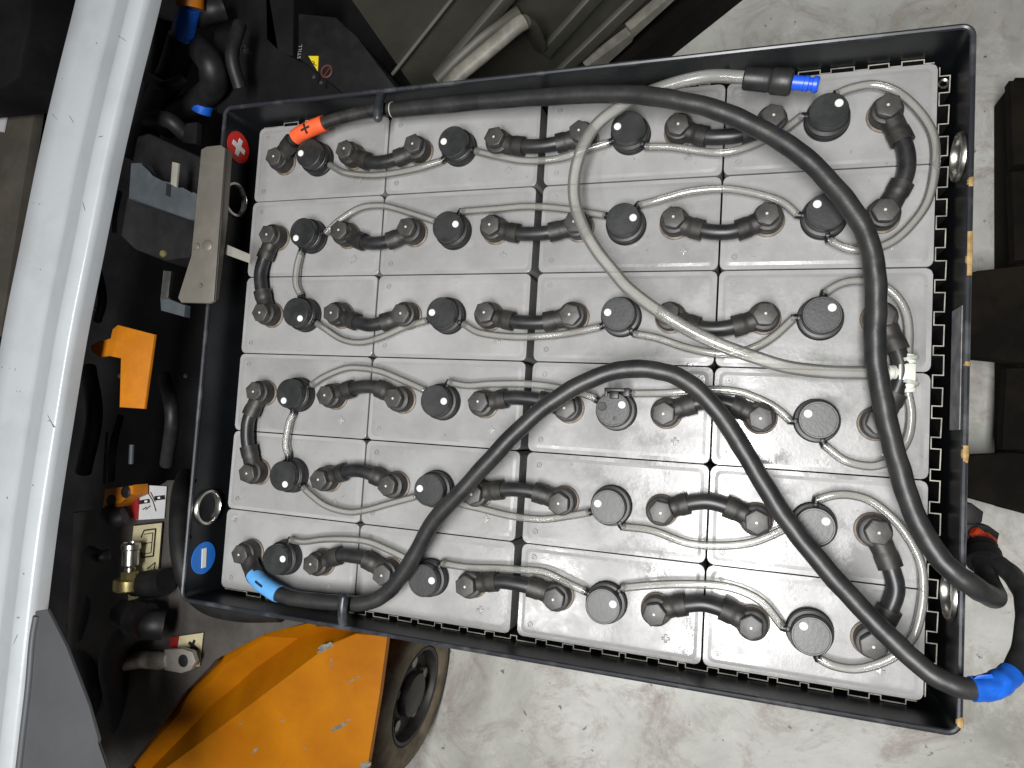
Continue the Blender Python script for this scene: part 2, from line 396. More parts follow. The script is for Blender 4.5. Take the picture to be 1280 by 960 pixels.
for sx, sy in ((1, 1), (-1, 1), (-1, -1), (1, -1)):
    bm = bmesh.new(); cols = []
    for k in range(9):
        a = math.radians(90 * k / 8); ca, sa = math.cos(a), math.sin(a)
        cols.append([bm.verts.new((sx * (XO - 0.01 + rr_ * ca), sy * (YO - 0.01 + rr_ * sa), ZC + zz_)) for rr_ in (0.01, 0.007) for zz_ in (ZB, RIM)])
    for a, b_ in zip(cols, cols[1:]):
        bm.faces.new((a[0], a[1], b_[1], b_[0])); bm.faces.new((a[2], b_[2], b_[3], a[3]))
    finish('wall_corner', bm, M['tray'], tray, 60)
bm = bmesh.new(); box(bm, (0, 0, ZC + ZB - 0.003), (2 * XO - .02, 2 * YO - .02, 0.006)); finish('tray_floor', bm, M['tray'], tray)
# rolled rim, rounded at the corners
bm = bmesh.new()
rr = rrect(-XO + 0.0015, XO - 0.0015, -YO + 0.0015, YO - 0.0015, 0.010, 6)
rp = [Vector((x, y, ZC + RIM)) for x, y in rr]
pts = []
for i in range(len(rp)):
    a, b_ = rp[i], rp[(i + 1) % len(rp)]
    n = max(1, int((b_ - a).length / 0.05))
    for k in range(n): pts.append(a.lerp(b_, k / n))
pts.append(pts[0].copy())
sweep(bm, pts, 0.0027, seg=8, cap=False)
finish('rim', bm, M['rim'], tray)
# eyelets
for s in (1, -1):
    for hy in (0.203, -0.203):
        bm = bmesh.new()
        ax = Matrix(((0, 0, -s), (0, 1, 0), (1, 0, 0)))
        lathe(bm, [(0.0185, -0.004), (0.0182, 0.002), (0.0195, 0.0042), (0.0222, 0.0038), (0.0236, 0.0012), (0.0236, 0.0004)], seg=36, c=(s * XI, hy, ZC + 0.018), axis=ax)
        finish('eyelet_ring', bm, M['steel'], tray)
# polarity stickers on the left wall
def wall_disc(name, y, z, r, m, sign):
    bm = bmesh.new()
    ax = Matrix(((0, 0, 1), (0, 1, 0), (1, 0, 0)))
    lathe(bm, [(0, 0.0012), (r, 0.0012), (r, 0.0003)], seg=40, c=(-XI, y, ZC + z), axis=ax)
    o = finish(name, bm, m, tray)
    o['label'] = ('round red sticker with white plus sign' if sign == '+' else 'round blue sticker with white minus bar')
    bm = bmesh.new()
    box(bm, (-XI + 0.0016, y, ZC + z), (0.0006, 0.0062 if sign == '+' else 0.0075, 0.027 if sign == '+' else 0.026)) if sign == '-' else None
    if sign == '+':
        rot = Euler((math.radians(-14), 0, 0)).to_matrix()
        box(bm, (-XI + 0.0016, y, ZC + z), (0.0006, 0.0065, 0.024), rot=rot)
        box(bm, (-XI + 0.00163, y, ZC + z), (0.0006, 0.024, 0.0065), rot=rot)
    else:
        bm.free(); bm = bmesh.new()
        box(bm, (-XI + 0.0016, y, ZC + z), (0.0006, 0.025, 0.0075), rot=Euler((math.radians(4), 0, 0)).to_matrix())
    finish('polarity_print', bm, M['print'], o, smooth=False)
wall_disc('polarity_sticker', 0.2735, 0.020, 0.0205, M['red'], '+')
wall_disc('polarity_sticker', -0.268, 0.018, 0.0205, M['blue'], '-')
# faded label inside the right wall, primer showing through chipped rim paint
bm = bmesh.new(); box(bm, (XI - 0.0006, 0.002, ZC + 0.022), (0.0008, 0.112, 0.032)); finish('faded_label', bm, M['paper'], tray, smooth=False)
for y0, y1 in ((0.164, 0.173), (0.083, 0.123), (-0.083, -0.068), (0.002, 0.006), (-0.309, -0.300)):
    bm = bmesh.new(); pp = [Vector((XO - 0.0013, y0 + (y1 - y0) * k / 6, ZC + RIM + 0.0003)) for k in range(7)]
    sweep(bm, pp, [0.0024 + 0.0005 * math.sin(math.pi * (k + .5) / 7) + random.uniform(-.0002, .0003) for k in range(7)], seg=8)
    finish('paint_chip', bm, M['chip'], tray)
# cable hooks welded to the long walls
for (px, sgn) in ((475, 1), (428, -1)):
    base = at(px, 117 if sgn > 0 else 776, RIM); x = base.x
    bm = bmesh.new()
    y0 = sgn * YI
    pp = catmull([Vector((x, y0 + sgn * 0.002, ZC + 0.041)), Vector((x, y0 - sgn * 0.008, ZC + 0.0455)), Vector((x, y0 - sgn * 0.020, ZC + 0.0475)), Vector((x, y0 - sgn * 0.030, ZC + 0.0470)), Vector((x, y0 - sgn * 0.0365, ZC + 0.0455))], 6)
    rads = [0.0056] * (len(pp) - 5) + [0.0055, 0.0052, 0.0045, 0.0033, 0.0012]
    sweep(bm, pp, rads, seg=14)
    finish('cable_hook', bm, M['rim'], tray)
bm = bmesh.new(); c = Vector((0.4075, 0.285, ZC - 0.001))
lathe(bm, [(0.0028, 0), (0.0046, 0.0012), (0.005, 0), (0.004, -0.001)], seg=16, c=c); finish('eyelet_ring', bm, M['steel'], tray)
# notched spacer strips between the cells and the walls
def spacer(p0, p1, amp_dir, amp, pitch, duty, jitter=0.12):
    p0 = Vector(p0); p1 = Vector(p1); d = (p1 - p0); Ln = d.length; d.normalize(); a = Vector(amp_dir)
    pts = [p0.copy()]; s = pitch * 0.3; 
    while s < Ln - pitch:
        wdt = pitch * duty * random.uniform(1 - jitter, 1 + jitter)
        A = amp * random.uniform(0.86, 1.0)
        pts += [p0 + d * s, p0 + d * s + a * A, p0 + d * (s + wdt) + a * A * random.uniform(.92, 1.0), p0 + d * (s + wdt)]
        s += pitch * random.uniform(0.95, 1.05)
    pts.append(p1.copy())
    bm = bmesh.new(); t = 0.00050; nrm = []
    n = len(pts)
    for i in range(n):
        u = (pts[min(i + 1, n - 1)] - pts[i]); v = (pts[i] - pts[max(i - 1, 0)])
        u = u.normalized() if u.length > 1e-9 else v.normalized(); v = v.normalized() if v.length > 1e-9 else u
        nu = Vector((-u.y, u.x, 0)); nv = Vector((-v.y, v.x, 0)); m_ = (nu + nv)
        m_ = m_.normalized() * (1.0 / max(0.5, m_.normalized().dot(nu))) if m_.length > 1e-6 else nu
        nrm.append(m_)
    def ring(p, nn, z): return (bm.verts.new((p.x + nn.x * t, p.y + nn.y * t, z)), bm.verts.new((p.x - nn.x * t, p.y - nn.y * t, z)))
    top = [ring(p, nn, ZC + pts[0].z) for p, nn in zip(pts, nrm)]
    bot = [ring(p, nn, ZC + pts[0].z - 0.06) for p, nn in zip(pts, nrm)]
    for i in range(n - 1):
        f = bm.faces.new((top[i][0], top[i + 1][0], top[i + 1][1], top[i][1])); f.material_index = 1
        bm.faces.new((top[i][0], bot[i][0], bot[i + 1][0], top[i + 1][0]))
        bm.faces.new((top[i][1], top[i + 1][1], bot[i + 1][1], bot[i][1]))
    finish('notched_spacer', bm, [M['comb'], M['comb_edge']], tray, smooth=False)
XCELL, YCELL = 0.40240, 0.30708
spacer((XCELL + 0.0022, 0.303, -0.003), (XCELL + 0.0022, -0.303, -0.003), (1, 0, 0), 0.0095, 0.0305, 0.6)
spacer((0.398, -YCELL - 0.0011, -0.003), (-0.398, -YCELL - 0.0011, -0.003), (0, -1, 0), 0.0046, 0.0305, 0.66)
spacer((0.400, YCELL + 0.0011, -0.003), (-0.398, YCELL + 0.0011, -0.003), (0, 1, 0), 0.0046, 0.0305, 0.66)

# ------------------------------------------------------------------ cells
PITCH = 0.10236; CW, CH = 0.198, 0.1009
CXS = (-0.3034, -0.1034, 0.1034, 0.3034)
CYS = [PITCH * (2.5 - j) for j in range(6)]
ROWN = ['top row', 'second row from the top', 'third row from the top', 'fourth row from the top', 'fifth row from the top', 'bottom row']
COLN = ['at the left end of', 'second from the left in', 'third from the left in', 'at the right end of']
BOFF = 0.0530

# shared meshes -----------------------------------------------------
def mesh_only(name, bm, mats, angle=40, smooth=True):
    o = finish(name, bm, mats, None, angle, smooth); me = o.data; bpy.data.objects.remove(o); return me

bm = bmesh.new()
prism(bm, rrect(-CW / 2, CW / 2, -CH / 2, CH / 2, 0.0060, 6), -0.34, -0.0006, bevel=0.0007, seg=2)
case_me = mesh_only('case', bm, M['lid'], 12)
def lid_plate():
    """raised plateau of the lid, slightly crowned, stepped in from the edge"""
    bm = bmesh.new()
    o = rrect(-CW / 2 + 0.0040, CW / 2 - 0.0040, -CH / 2 + 0.0040, CH / 2 - 0.0040, 0.0065, 5)
    i = rrect(-CW / 2 + 0.0078, CW / 2 - 0.0078, -CH / 2 + 0.0078, CH / 2 - 0.0078, 0.0045, 5)
    a = [bm.verts.new((x, y, -0.00064)) for x, y in o]; b_ = [bm.verts.new((x, y, -0.00015)) for x, y in i]
    n = len(o)
    for k in range(n): bm.faces.new((a[k], a[(k + 1) % n], b_[(k + 1) % n], b_[k]))
    bm.faces.new(b_)
    return bm
lid_me = mesh_only('lid', lid_plate(), M['lid'], 4)
bm = bmesh.new()
lathe(bm, [(0.0, 0.0241), (0.0160, 0.0241), (0.0163, 0.0244), (0.0176, 0.0244), (0.0183, 0.0238), (0.0184, 0.0226), (0.0183, 0.0150), (0.0176, 0.0146), (0.0176, 0.0132), (0.0183, 0.0128), (0.0172, 0.0118), (0.0172, 0.004)], seg=44)
cap_me = mesh_only('filler_cap', bm, M['cap'], 14)
bm = bmesh.new()
lathe(bm, [(0.0170, 0.0125), (0.0208, 0.0118), (0.0212, 0.0105), (0.0212, 0.0035), (0.0220, 0.0028), (0.0222, 0.0002)], seg=40)
flange_me = mesh_only('cap_flange', bm, M['flange'], 30)
bm = bmesh.new(); lathe(bm, [(0, 0.0257), (0.0031, 0.0255), (0.0040, 0.0248), (0.0041, 0.0236)], seg=20); btn_me = mesh_only('level_button', bm, M['white'], 50)
bm = bmesh.new()
sweep(bm, [Vector((0.015, 0, 0.0085)), Vector((0.0245, 0, 0.0085)), Vector((0.0246, 0, 0.0085)), Vector((0.0275, 0, 0.0085))], [0.0040, 0.0040, 0.0036, 0.0034], seg=12)
box(bm, (0.0200, 0, 0.0110), (0.004, 0.0050, 0.004), bevel=0.0008)
noz_me = mesh_only('nozzle', bm, M['flange'], 40)
bm = bmesh.new(); lathe(bm, [(0.0018, 0.0004), (0.0020, 0.0011), (0.0028, 0.0011), (0.0031, 0.0004)], seg=18); lathe(bm, [(0, 0.0009), (0.0007, 0.0007), (0.0009, 0.0003)], seg=8)
ring_me = mesh_only('corner_ring', bm, M['lid'], 40)
bm = bmesh.new()
for s in ((0.0085, 0.0030), (0.0030, 0.0085)): box(bm, (0, 0, 0.0007), (s[0], s[1], 0.0010 if s[0] > s[1] else 0.00104), bevel=0.0003)
plus_me = mesh_only('polarity_mark', bm, M['lid'], 40)
bm = bmesh.new(); lathe(bm, [(0.0171, 0.0002), (0.0168, 0.0012), (0.0156, 0.0018), (0.013, 0.0018)], seg=28); seal_me = mesh_only('terminal_seal', bm, M['grease'], 40)

# tubes: pixels along each tube, from filler cap to filler cap (row, column)
T = {}
T['A'] = ((0, 0), (0, 1), [(396, 206), (432, 216), (470, 219), (515, 212), (552, 201)])
T['B'] = ((0, 1), (0, 2), [(581, 187), (621, 195), (658, 201), (699, 198), (736, 186), (761, 178)])
T['C'] = ((0, 2), (0, 3), [(800, 177), (840, 184), (900, 191), (942, 181), (978, 163), (1005, 145)])
T['D'] = ((0, 3), (1, 3), [(1045, 117), (1065, 110), (1092, 106), (1122, 115), (1150, 140), (1167, 170), (1169, 208), (1160, 250), (1140, 280), (1115, 302), (1085, 312), (1060, 311), (1035, 296)])
T['E'] = ((1, 3), (1, 2), [(1001, 269), (980, 254), (960, 246), (930, 239), (900, 236), (860, 240), (820, 251), (795, 260)])
T['F'] = ((1, 2), (1, 1), [(752, 267), (705, 261), (660, 258), (620, 261), (575, 266)])
T['G'] = ((1, 1), (1, 0), [(539, 275), (515, 267), (492, 260), (475, 257), (450, 260), (425, 275), (400, 292)])
T['H'] = ((1, 0), (2, 0), [(377, 312), (371, 335), (370, 355), (376, 374)])
T['I'] = ((2, 0), (2, 1), [(386, 392), (405, 410), (427, 424), (450, 428), (475, 422), (505, 409), (532, 401)])
T['J'] = ((2, 1), (2, 2), [(564, 408), (600, 416), (640, 421), (680, 420), (715, 416), (747, 410)])
T['K'] = ((2, 2), (2, 3), [(790, 414), (820, 422), (860, 435), (900, 442), (935, 437), (965, 422), (997, 397)])
T['L'] = ((2, 3), None, [(1030, 366), (1050, 355), (1072, 351), (1100, 356), (1120, 370), (1132, 390), (1136, 415), (1135, 446)])
T['M'] = (None, (3, 3), [(1134, 488), (1139, 517), (1135, 547), (1120, 570), (1100, 581), (1080, 582), (1055, 575), (1030, 556)])
T['N'] = ((3, 3), (3, 2), [(992, 526), (975, 514), (960, 504), (940, 495), (920, 489), (885, 487), (835, 491), (782, 499)])
T['O'] = ((3, 2), (3, 1), [(737, 495), (700, 485), (660, 480), (615, 480), (585, 482), (557, 486)])
T['P'] = ((3, 1), (3, 0), [(525, 485), (500, 474), (475, 464), (450, 460), (430, 461), (405, 471), (380, 490)])
T['Q'] = ((3, 0), (4, 0), [(367, 511), (361, 530), (357, 555), (360, 572)])
T['R'] = ((4, 0), (4, 1), [(372, 601), (387, 617), (407, 632), (435, 640), (460, 637), (485, 630), (515, 622)])
T['S'] = ((4, 1), (4, 2), [(550, 625), (577, 630), (602, 636), (640, 645), (677, 649), (710, 645), (735, 641)])
T['T'] = ((4, 2), (4, 3), [(775, 654), (815, 663), (860, 679), (900, 682), (935, 679), (960, 671), (980, 660)])
T['U'] = ((4, 3), (5, 3), [(1020, 629), (1042, 619), (1065, 619), (1090, 627), (1115, 647), (1135, 672), (1150, 702), (1154, 733), (1151, 765), (1142, 795), (1122, 817), (1100, 829), (1070, 836), (1042, 832), (1022, 822)])
T['V'] = ((5, 3), (5, 2), [(987, 786), (980, 780), (955, 755), (930, 740), (900, 732), (860, 730), (820, 731), (775, 737)])
T['W'] = ((5, 2), (5, 1), [(732, 740), (710, 729), (680, 715), (650, 712), (620, 710), (585, 709), (547, 710)])
T['X'] = ((5, 1), (5, 0), [(505, 697), (485, 687), (460, 677), (435, 674), (405, 674), (380, 677), (360, 681)])
TZ = 0.0095
def cap_centre(rc): return Vector((CXS[rc[1]], CYS[rc[0]], ZC))
ports = {}
tube_paths = {}
for key, (a, b_, px) in T.items():
    pts = [at(x, y, TZ) for x, y in px]
    for rc, first in ((a, True), (b_, False)):
        if rc is None: continue
        c = cap_centre(rc) + Vector((0, 0, TZ))
        end = pts[0] if first else pts[-1]
        nxt = pts[1] if first else pts[-2]
        d = (end - c); 
        if d.length < 0.016: d = nxt - c
        d.z = 0; d.normalize()
        ports.setdefault(rc, []).append(math.atan2(d.y, d.x))
        p = c + d * 0.0245; p.z = ZC + 0.0085
        # drop photo points that fall inside the cap
        while (pts[0 if first else -1] - c).length < 0.030 and len(pts) > 2: pts.pop(0 if first else -1)
        if first: pts.insert(0, p)
        else: pts.append(p)
    # tubes ride up a little where they arch
    n = len(pts)
    for i in range(1, n - 1):
        pts[i].z = ZC + TZ
    tube_paths[key] = pts

DOT = [[178, 178, 172, 38], [222, 12, 8, 135], [315, 178, 172, 40], [235, 0, 15, 150], [300, 175, 165, 35], [12, 8, 20, 130]]
for j in range(6):
    for i in range(4):
        c = empty('battery_cell', (CXS[i], CYS[j], ZC))
        tag(c, f'grey plastic battery cell {COLN[i]} the {ROWN[j]}', 'battery cell', 'grey battery cells in the tray')
        tilt = (math.radians(random.uniform(-.35, .35)), math.radians(random.uniform(-.25, .25)), 0)
        k = inst('case', case_me, c); k.rotation_euler = tilt
        l = inst('lid', lid_me, c); l.rotation_euler = tilt
        for sx, sy in ((-1, 1), (-1, -1)):
            r = inst('corner_ring', ring_me, l, (sx * (CW / 2 - 0.0145), sy * (CH / 2 - 0.0135), 0))
        inst('polarity_mark', plus_me, l, (CW / 2 - 0.036, -CH / 2 + 0.021, 0), rz=random.uniform(-.05, .05))
        for s in (-1, 1): inst('terminal_seal', seal_me, c, (s * BOFF, 0, 0))
        dotang = math.radians(DOT[j][i])
        cap = inst('filler_cap', cap_me, c, (0, 0, random.uniform(0, .0008)), rz=dotang)
        inst('cap_flange', flange_me, cap)
        if (j, i) != (3, 2):
            inst('level_button', btn_me, cap, (0.0112, 0, 0))
        for ang in ports.get((j, i), []): inst('nozzle', noz_me, cap, (0, 0, 0), rz=ang - dotang)
        if (j, i) == (3, 2):
            # this one has its lid clip open: pale button, black hole and clip arms
            cap['label'] = 'opened filler cap with black hole and broken clip'
            inst('level_button', btn_me, cap, (0.0105, 0.003, 0.0004), rz=0)
            bm = bmesh.new(); lathe(bm, [(0, 0.0249), (0.0042, 0.0250), (0.0047, 0.0244)], seg=20, c=(-0.0105, 0.0058, 0)); finish('vent_hole', bm, M['ink'], cap)
            bm = bmesh.new()
            box(bm, (0.001, 0.0155, 0.0245), (0.010, 0.008, 0.006), bevel=0.001); box(bm, (0.0015, 0.021, 0.027), (0.022, 0.0035, 0.003), bevel=0.0008)
            box(bm, (-0.008, 0.018, 0.024), (0.003, 0.010, 0.004), bevel=0.0006); box(bm, (0.013, 0.019, 0.020), (0.008, 0.009, 0.008), bevel=0.001)
            o = finish('clip_arm', bm, M['flange'], cap); o.rotation_euler = (0, 0, -dotang)
            bm = bmesh.new(); lathe(bm, [(0, 0.0248), (0.0016, 0.0247), (0.0019, 0.0243)], seg=12, c=(0.0, -0.0095, 0)); finish('screw_dimple', bm, M['flange'], cap)

# ------------------------------------------------------------------ link cables between the cells
bm = bmesh.new()
R6 = 0.0127
hexp = [(R6 * math.cos(math.radians(60 * k)), R6 * math.sin(math.radians(60 * k))) for k in range(6)]
prism(bm, hexp, 0.014, 0.0262, bevel=0.0016, seg=3)
es = [e for e in bm.edges if abs(e.verts[0].co.x - e.verts[1].co.x) < 1e-5 and abs(e.verts[0].co.y - e.verts[1].co.y) < 1e-5]
bmesh.ops.bevel(bm, geom=es, offset=0.0040, segments=3, affect='EDGES', profile=0.5)
hex_me = mesh_only('hex_bolt', bm, M['bolt'], 35)
bm = bmesh.new(); lathe(bm, [(0, 0.0266), (0.0011, 0.0266), (0.0018, 0.0258)], seg=12); dot_me = mesh_only('bolt_glint', bm, M['dot'])  # pale dot paints the highlight in the bolt's dimple

def add_bolt(parent, c, z=0.0):
    b_ = inst('hex_bolt', hex_me, parent, Vector((c[0], c[1], ZC + z)), rz=random.uniform(0, 1.05))
    b_.rotation_euler = (random.uniform(-.05, .05), random.uniform(-.05, .05), random.uniform(0, 1.05))
    inst('bolt_glint', dot_me, b_, (random.uniform(-.0006, .0006), random.uniform(-.0006, .0006), 0))

def boot_mesh(bm, path, c):
    """rubber boot: round head over the pole that tapers to a stepped collar along the path"""
    lathe(bm, [(0.0145, 0.0005), (0.0151, 0.004), (0.0151, 0.0145), (0.0143, 0.0168), (0.0125, 0.0176), (0.0, 0.0176)], seg=28, c=(c[0], c[1], ZC))
    n = len(path)
    rad = []
    for i in range(n):
        t = i / (n - 1)
        r = 0.0121 - 0.0016 * min(1, t / 0.6)
        if t > 0.66: r = 0.0113
        rad.append(r)
    sweep(bm, path, rad, seg=18, flat=0.86)

def make_link(a, b_, bow, label):
    t = empty('link_cable', (0, 0, 0)); tag(t, label, 'link cable', 'black link cables between cells')
    A = Vector((a[0], a[1], ZC + 0.0095)); B = Vector((b_[0], b_[1], ZC + 0.0095))
    d = B - A; s = Vector(bow)
    j1, j2 = random.uniform(.9, 1.1), random.uniform(.9, 1.1)
    zz = Vector((0, 0, 1))
    pts = [A, A + d * 0.16 + s * 0.48 * j1 + zz * 0.001, A + d * 0.34 + s * 0.92 * j1 + zz * 0.0025, A + d * 0.5 + s * 1.04 + zz * 0.003, A + d * 0.66 + s * 0.92 * j2 + zz * 0.0025, A + d * 0.84 + s * 0.48 * j2 + zz * 0.001, B]
    path = catmull(pts, 8); n = len(path)
    bm = bmesh.new(); sweep(bm, path[int(n * .24):int(n * .76) + 1], 0.0083, seg=16); finish('cable', bm, M['link'], t)
    k = int(n * random.uniform(.315, .345))
    bm = bmesh.new(); boot_mesh(bm, path[:k], A); finish('end_boot', bm, M['boot'], t, 45)
    k = int(n * random.uniform(.315, .345))
    bm = bmesh.new(); boot_mesh(bm, path[::-1][:k], B); finish('end_boot', bm, M['boot'], t, 45)
    add_bolt(t, a); add_bolt(t, b_)
    return t
RS = ['top row', 'second row down', 'third row down', 'fourth row down', 'fifth row down', 'bottom row']
ORD = ['first and second', 'second and third', 'third and last']
for j in range(6):
    for i in range(3):
        amt = 0.0135 if i != 1 else 0.0085
        if j in (2, 3): amt *= 0.95
        bow = (0, -amt if j < 3 else amt, 0)
        make_link((CXS[i] + BOFF, CYS[j]), (CXS[i + 1] - BOFF, CYS[j]), bow, f'black link cable joining the {ORD[i]} cells of the {ROWN[j]}')
for j, side, txt in ((0, 3, 'right ends of the two topmost rows'), (2, 3, 'right ends of the third and fourth rows'), (4, 3, 'right ends of the two lowest rows'), (1, 0, 'left ends of the second and third rows'), (3, 0, 'left ends of the fourth and fifth rows')):
    s = 1 if side == 3 else -1
    x = CXS[side] + s * BOFF
    make_link((x, CYS[j]), (x, CYS[j + 1]), (s * (0.018 if s > 0 else 0.014), 0, 0), f'curved black link cable joining the {txt}')

# ------------------------------------------------------------------ watering tubes
def tube_label(a, b_):
    cw = ['first', 'second', 'third', 'last']
    if a is None or b_ is None:
        rc = a or b_
        return f'thin clear tube curving from white tee to the right-end cap of the {RS[rc[0]]}'
    if a[0] == b_[0]:
        i0, i1 = sorted((a[1], b_[1]))
        return f'thin clear tube joining the {cw[i0]} and {cw[i1]} filler caps of the {RS[a[0]]}'
    side = 'left' if a[1] == 0 else 'right'
    names = ['first', 'second', 'third', 'fourth', 'fifth', 'sixth']
    return f'thin clear tube linking the {side}-end filler caps of the {names[a[0]]} and {names[b_[0]]} rows'
for key, (a, b_, px) in T.items():
    bm = bmesh.new(); path = catmull(tube_paths[key], 7)
    sweep(bm, path, 0.0043, seg=14, cap=False)
    o = finish('watering_tube', bm, M['tube'])
    tag(o, tube_label(a, b_), 'tube', 'thin clear watering tubes')

# white tee piece and wide feed hose with black coupling
tee = empty('tee_fitting', at(1133, 466, 0.012)); tag(tee, 'white plastic tee fitting at the right edge joining hose and thin tubes', 'tee fitting')
tc_ = at(1132, 466, 0.013); tl = tee.location.copy()
def loc(p): return Vector(p) - tl
bm = bmesh.new()
box(bm, loc(tc_), (0.0150, 0.0170, 0.015), bevel=0.0015); finish('body', bm, M['tee'], tee)
for pa, pb in ((at(1133, 466, .013), at(1136, 444, .0115)), (at(1133, 466, .013), at(1135, 490, .0115)), (at(1132, 466, .013), at(1108, 466, .016))):
    bm = bmesh.new(); pa, pb = loc(pa), loc(pb)
    pp = [pa.lerp(pb, t) for t in (0.3, .55, .56, .68, .69, .8, .81, 1.0)]
    sweep(bm, pp, [.0062, .0062, .0074, .0074, .0062, .0062, .0074, .0066], seg=16); finish('branch', bm, M['tee'], tee)
for px, py, ry in ((1135, 449, .25), (1135, 478, -.2)):
    bm = bmesh.new(); c = loc(at(px, py, .0125))
    R_ = Euler((math.radians(90), 0, ry)).to_matrix()
    lathe(bm, [(0.0066, -.0016), (0.0094, -.0016), (0.0094, .0016), (0.0066, .0016)], seg=20, c=c, axis=R_)
    finish('hose_clip', bm, M['clip'], tee)

hp = [(1110, 466, .016), (1080, 466, .020), (1035, 465, .026), (985, 459, .032), (945, 447, .036), (900, 431, .040), (860, 412, .043), (820, 387, .046), (785, 360, .046), (765, 337, .046), (745, 312, .046), (727, 280, .046), (718, 248, .046), (719, 215, .045), (730, 180, .044), (747, 155, .043), (770, 137, .042), (793, 123, .042), (820, 112, .043), (855, 101, .045), (892, 95, .046), (935, 97, .047)]
path = catmull([at(*p) for p in hp], 8)
bm = bmesh.new(); sweep(bm, path, 0.0067, seg=18, cap=False)
tag(finish('feed_hose', bm, M['hose']), 'wide clear feed hose looping from white tee to black coupling', 'hose')
cp = empty('hose_coupling', at(960, 100, .047)); cl = cp.location.copy()
tag(cp, 'black hose coupling with bright blue nipple at upper right', 'hose coupling')
def along(p0, p1, spec, seg=24):
    a, b_ = at(*p0) - cl, at(*p1) - cl
    bm = bmesh.new(); sweep(bm, [a.lerp(b_, t) for t, r in spec], [r for t, r in spec], seg=seg); return bm
P0, P1 = (930, 98, .047), (1024, 106, .047)
finish('sleeve', along(P0, P1, [(0, .0100), (.02, .0112), (.33, .0115), (.36, .0105), (.37, .0118), (.40, .0128), (.60, .0130), (.64, .0120), (.65, .0110), (.66, .004)]), M['sheath'], cp, 30)
finish('nipple', along(P0, P1, [(.64, .0070), (.80, .0070), (.81, .0076), (.86, .0076), (.87, .0060), (.91, .0060), (.92, .0078), (.97, .0078), (.995, .0066)]), M['blue_nipple'], cp, 30)

# ------------------------------------------------------------------ main battery cables
def cable_thing(label, name='battery_cable'):
    t = empty(name, (0, 0, 0)); tag(t, label, 'cable'); return t
def wobble(path, amp, r):
    ph = [random.uniform(0, 6.28) for _ in range(6)]; rr = []
    for i, p in enumerate(path):
        p.x += amp * (math.sin(i * .31 + ph[0]) + .6 * math.sin(i * .83 + ph[1])); p.y += amp * (math.sin(i * .27 + ph[2]) + .6 * math.sin(i * .71 + ph[3]))
        rr.append(r * (1 + .018 * math.sin(i * .37 + ph[4]) + .012 * math.sin(i * 1.1 + ph[5])))
    return rr
def sweep_px(name, pts, r, m, parent, seg=20, n=8, z_off=0.0, cap=True):
    path = catmull([at(*p) for p in pts], n)
    bm = bmesh.new(); sweep(bm, path, wobble(path, .0003, r), seg=seg, cap=cap); return finish(name, bm, m, parent, 50), path

pc = cable_thing('thick black positive cable with orange plus band along the top and right')
TX = CXS[0] - BOFF
term = Vector((TX, CYS[0], ZC))
pA = [(term + Vector((0, 0, .012))), at(357, 187, .018), at(372, 170, .026)]
pB = [at(398, 157, .030), at(430, 146, .030), at(465, 138.5, .030), at(505, 136, .030)]
path = catmull(pA + pB, 8)
bm = bmesh.new(); sweep(bm, path, 0.0078, seg=18); finish('cable', bm, M['boot'], pc)
k = len(path)
bm = bmesh.new(); boot_mesh(bm, path[:int(k * .30)], term); finish('end_boot', bm, M['boot'], pc, 45)
add_bolt(pc, term)
def band(path, f0, f1, r, m, parent, sign):
    n = len(path); sub = path[int(n * f0):int(n * f1) + 1]
    bm = bmesh.new(); sweep(bm, sub, r, seg=22); o = finish('tag_band', bm, m, parent, 60)
    mid = sub[len(sub) // 2]; d = (sub[-1] - sub[0]).normalized()
    zv = (CAM_LOC - mid).normalized(); zv = (zv + Vector((0, 0, 1))).normalized(); zv = (zv - d * zv.dot(d)).normalized(); yv = zv.cross(d)
    Rm = Matrix((d, yv, zv)).transposed()
    bm = bmesh.new()
    box(bm, mid + zv * (r + 0.0001), (0.0135, 0.0026, 0.0008), rot=Rm)
    if sign == '+': box(bm, mid + zv * (r + 0.00005), (0.0026, 0.0125, 0.0010), rot=Rm)
    finish('polarity_print', bm, M['ink'], o, smooth=False)
    return o
band(path, .315, .545, .0100, M['orange_tag'], pc, '+')['label'] = 'orange band with black plus sign'
sp = [(491, 137.5, .031), (560, 131, .034), (620, 125.5, .038), (680, 121, .043), (740, 118, .050), (800, 119, .057), (840, 124, .061), (880, 133, .062), (920, 147, .061), (960, 166, .060), (1000, 193, .059), (1035, 225, .058), (1065, 262, .057), (1085, 300, .056), (1094, 340, .054), (1095, 380, .052), (1094, 420, .050), (1096, 460, .049), (1103, 500, .049), (1112, 540, .050), (1122, 580, .052), (1135, 622, .054), (1152, 662, .057), (1172, 694, .060), (1195, 717, .062), (1219, 735, .058), (1236, 744, .040), (1244, 746, .010), (1240, 736, -.030), (1232, 715, -.060), (1226, 694, -.075)]
sweep_px('sheath', sp, 0.0094, M['sheath'], pc)
bm = bmesh.new(); a, b_ = at(491, 137.5, .031), at(497, 137, .0312)
lathe(bm, [(0.0080, 0), (0.0094, 0), (0.0097, .0012), (0.0080, .0012)], seg=22, c=a - (b_ - a).normalized() * .0008, axis=(b_ - a).to_track_quat('Z', 'Y').to_matrix())
finish('sheath_end', bm, M['dot'], pc)

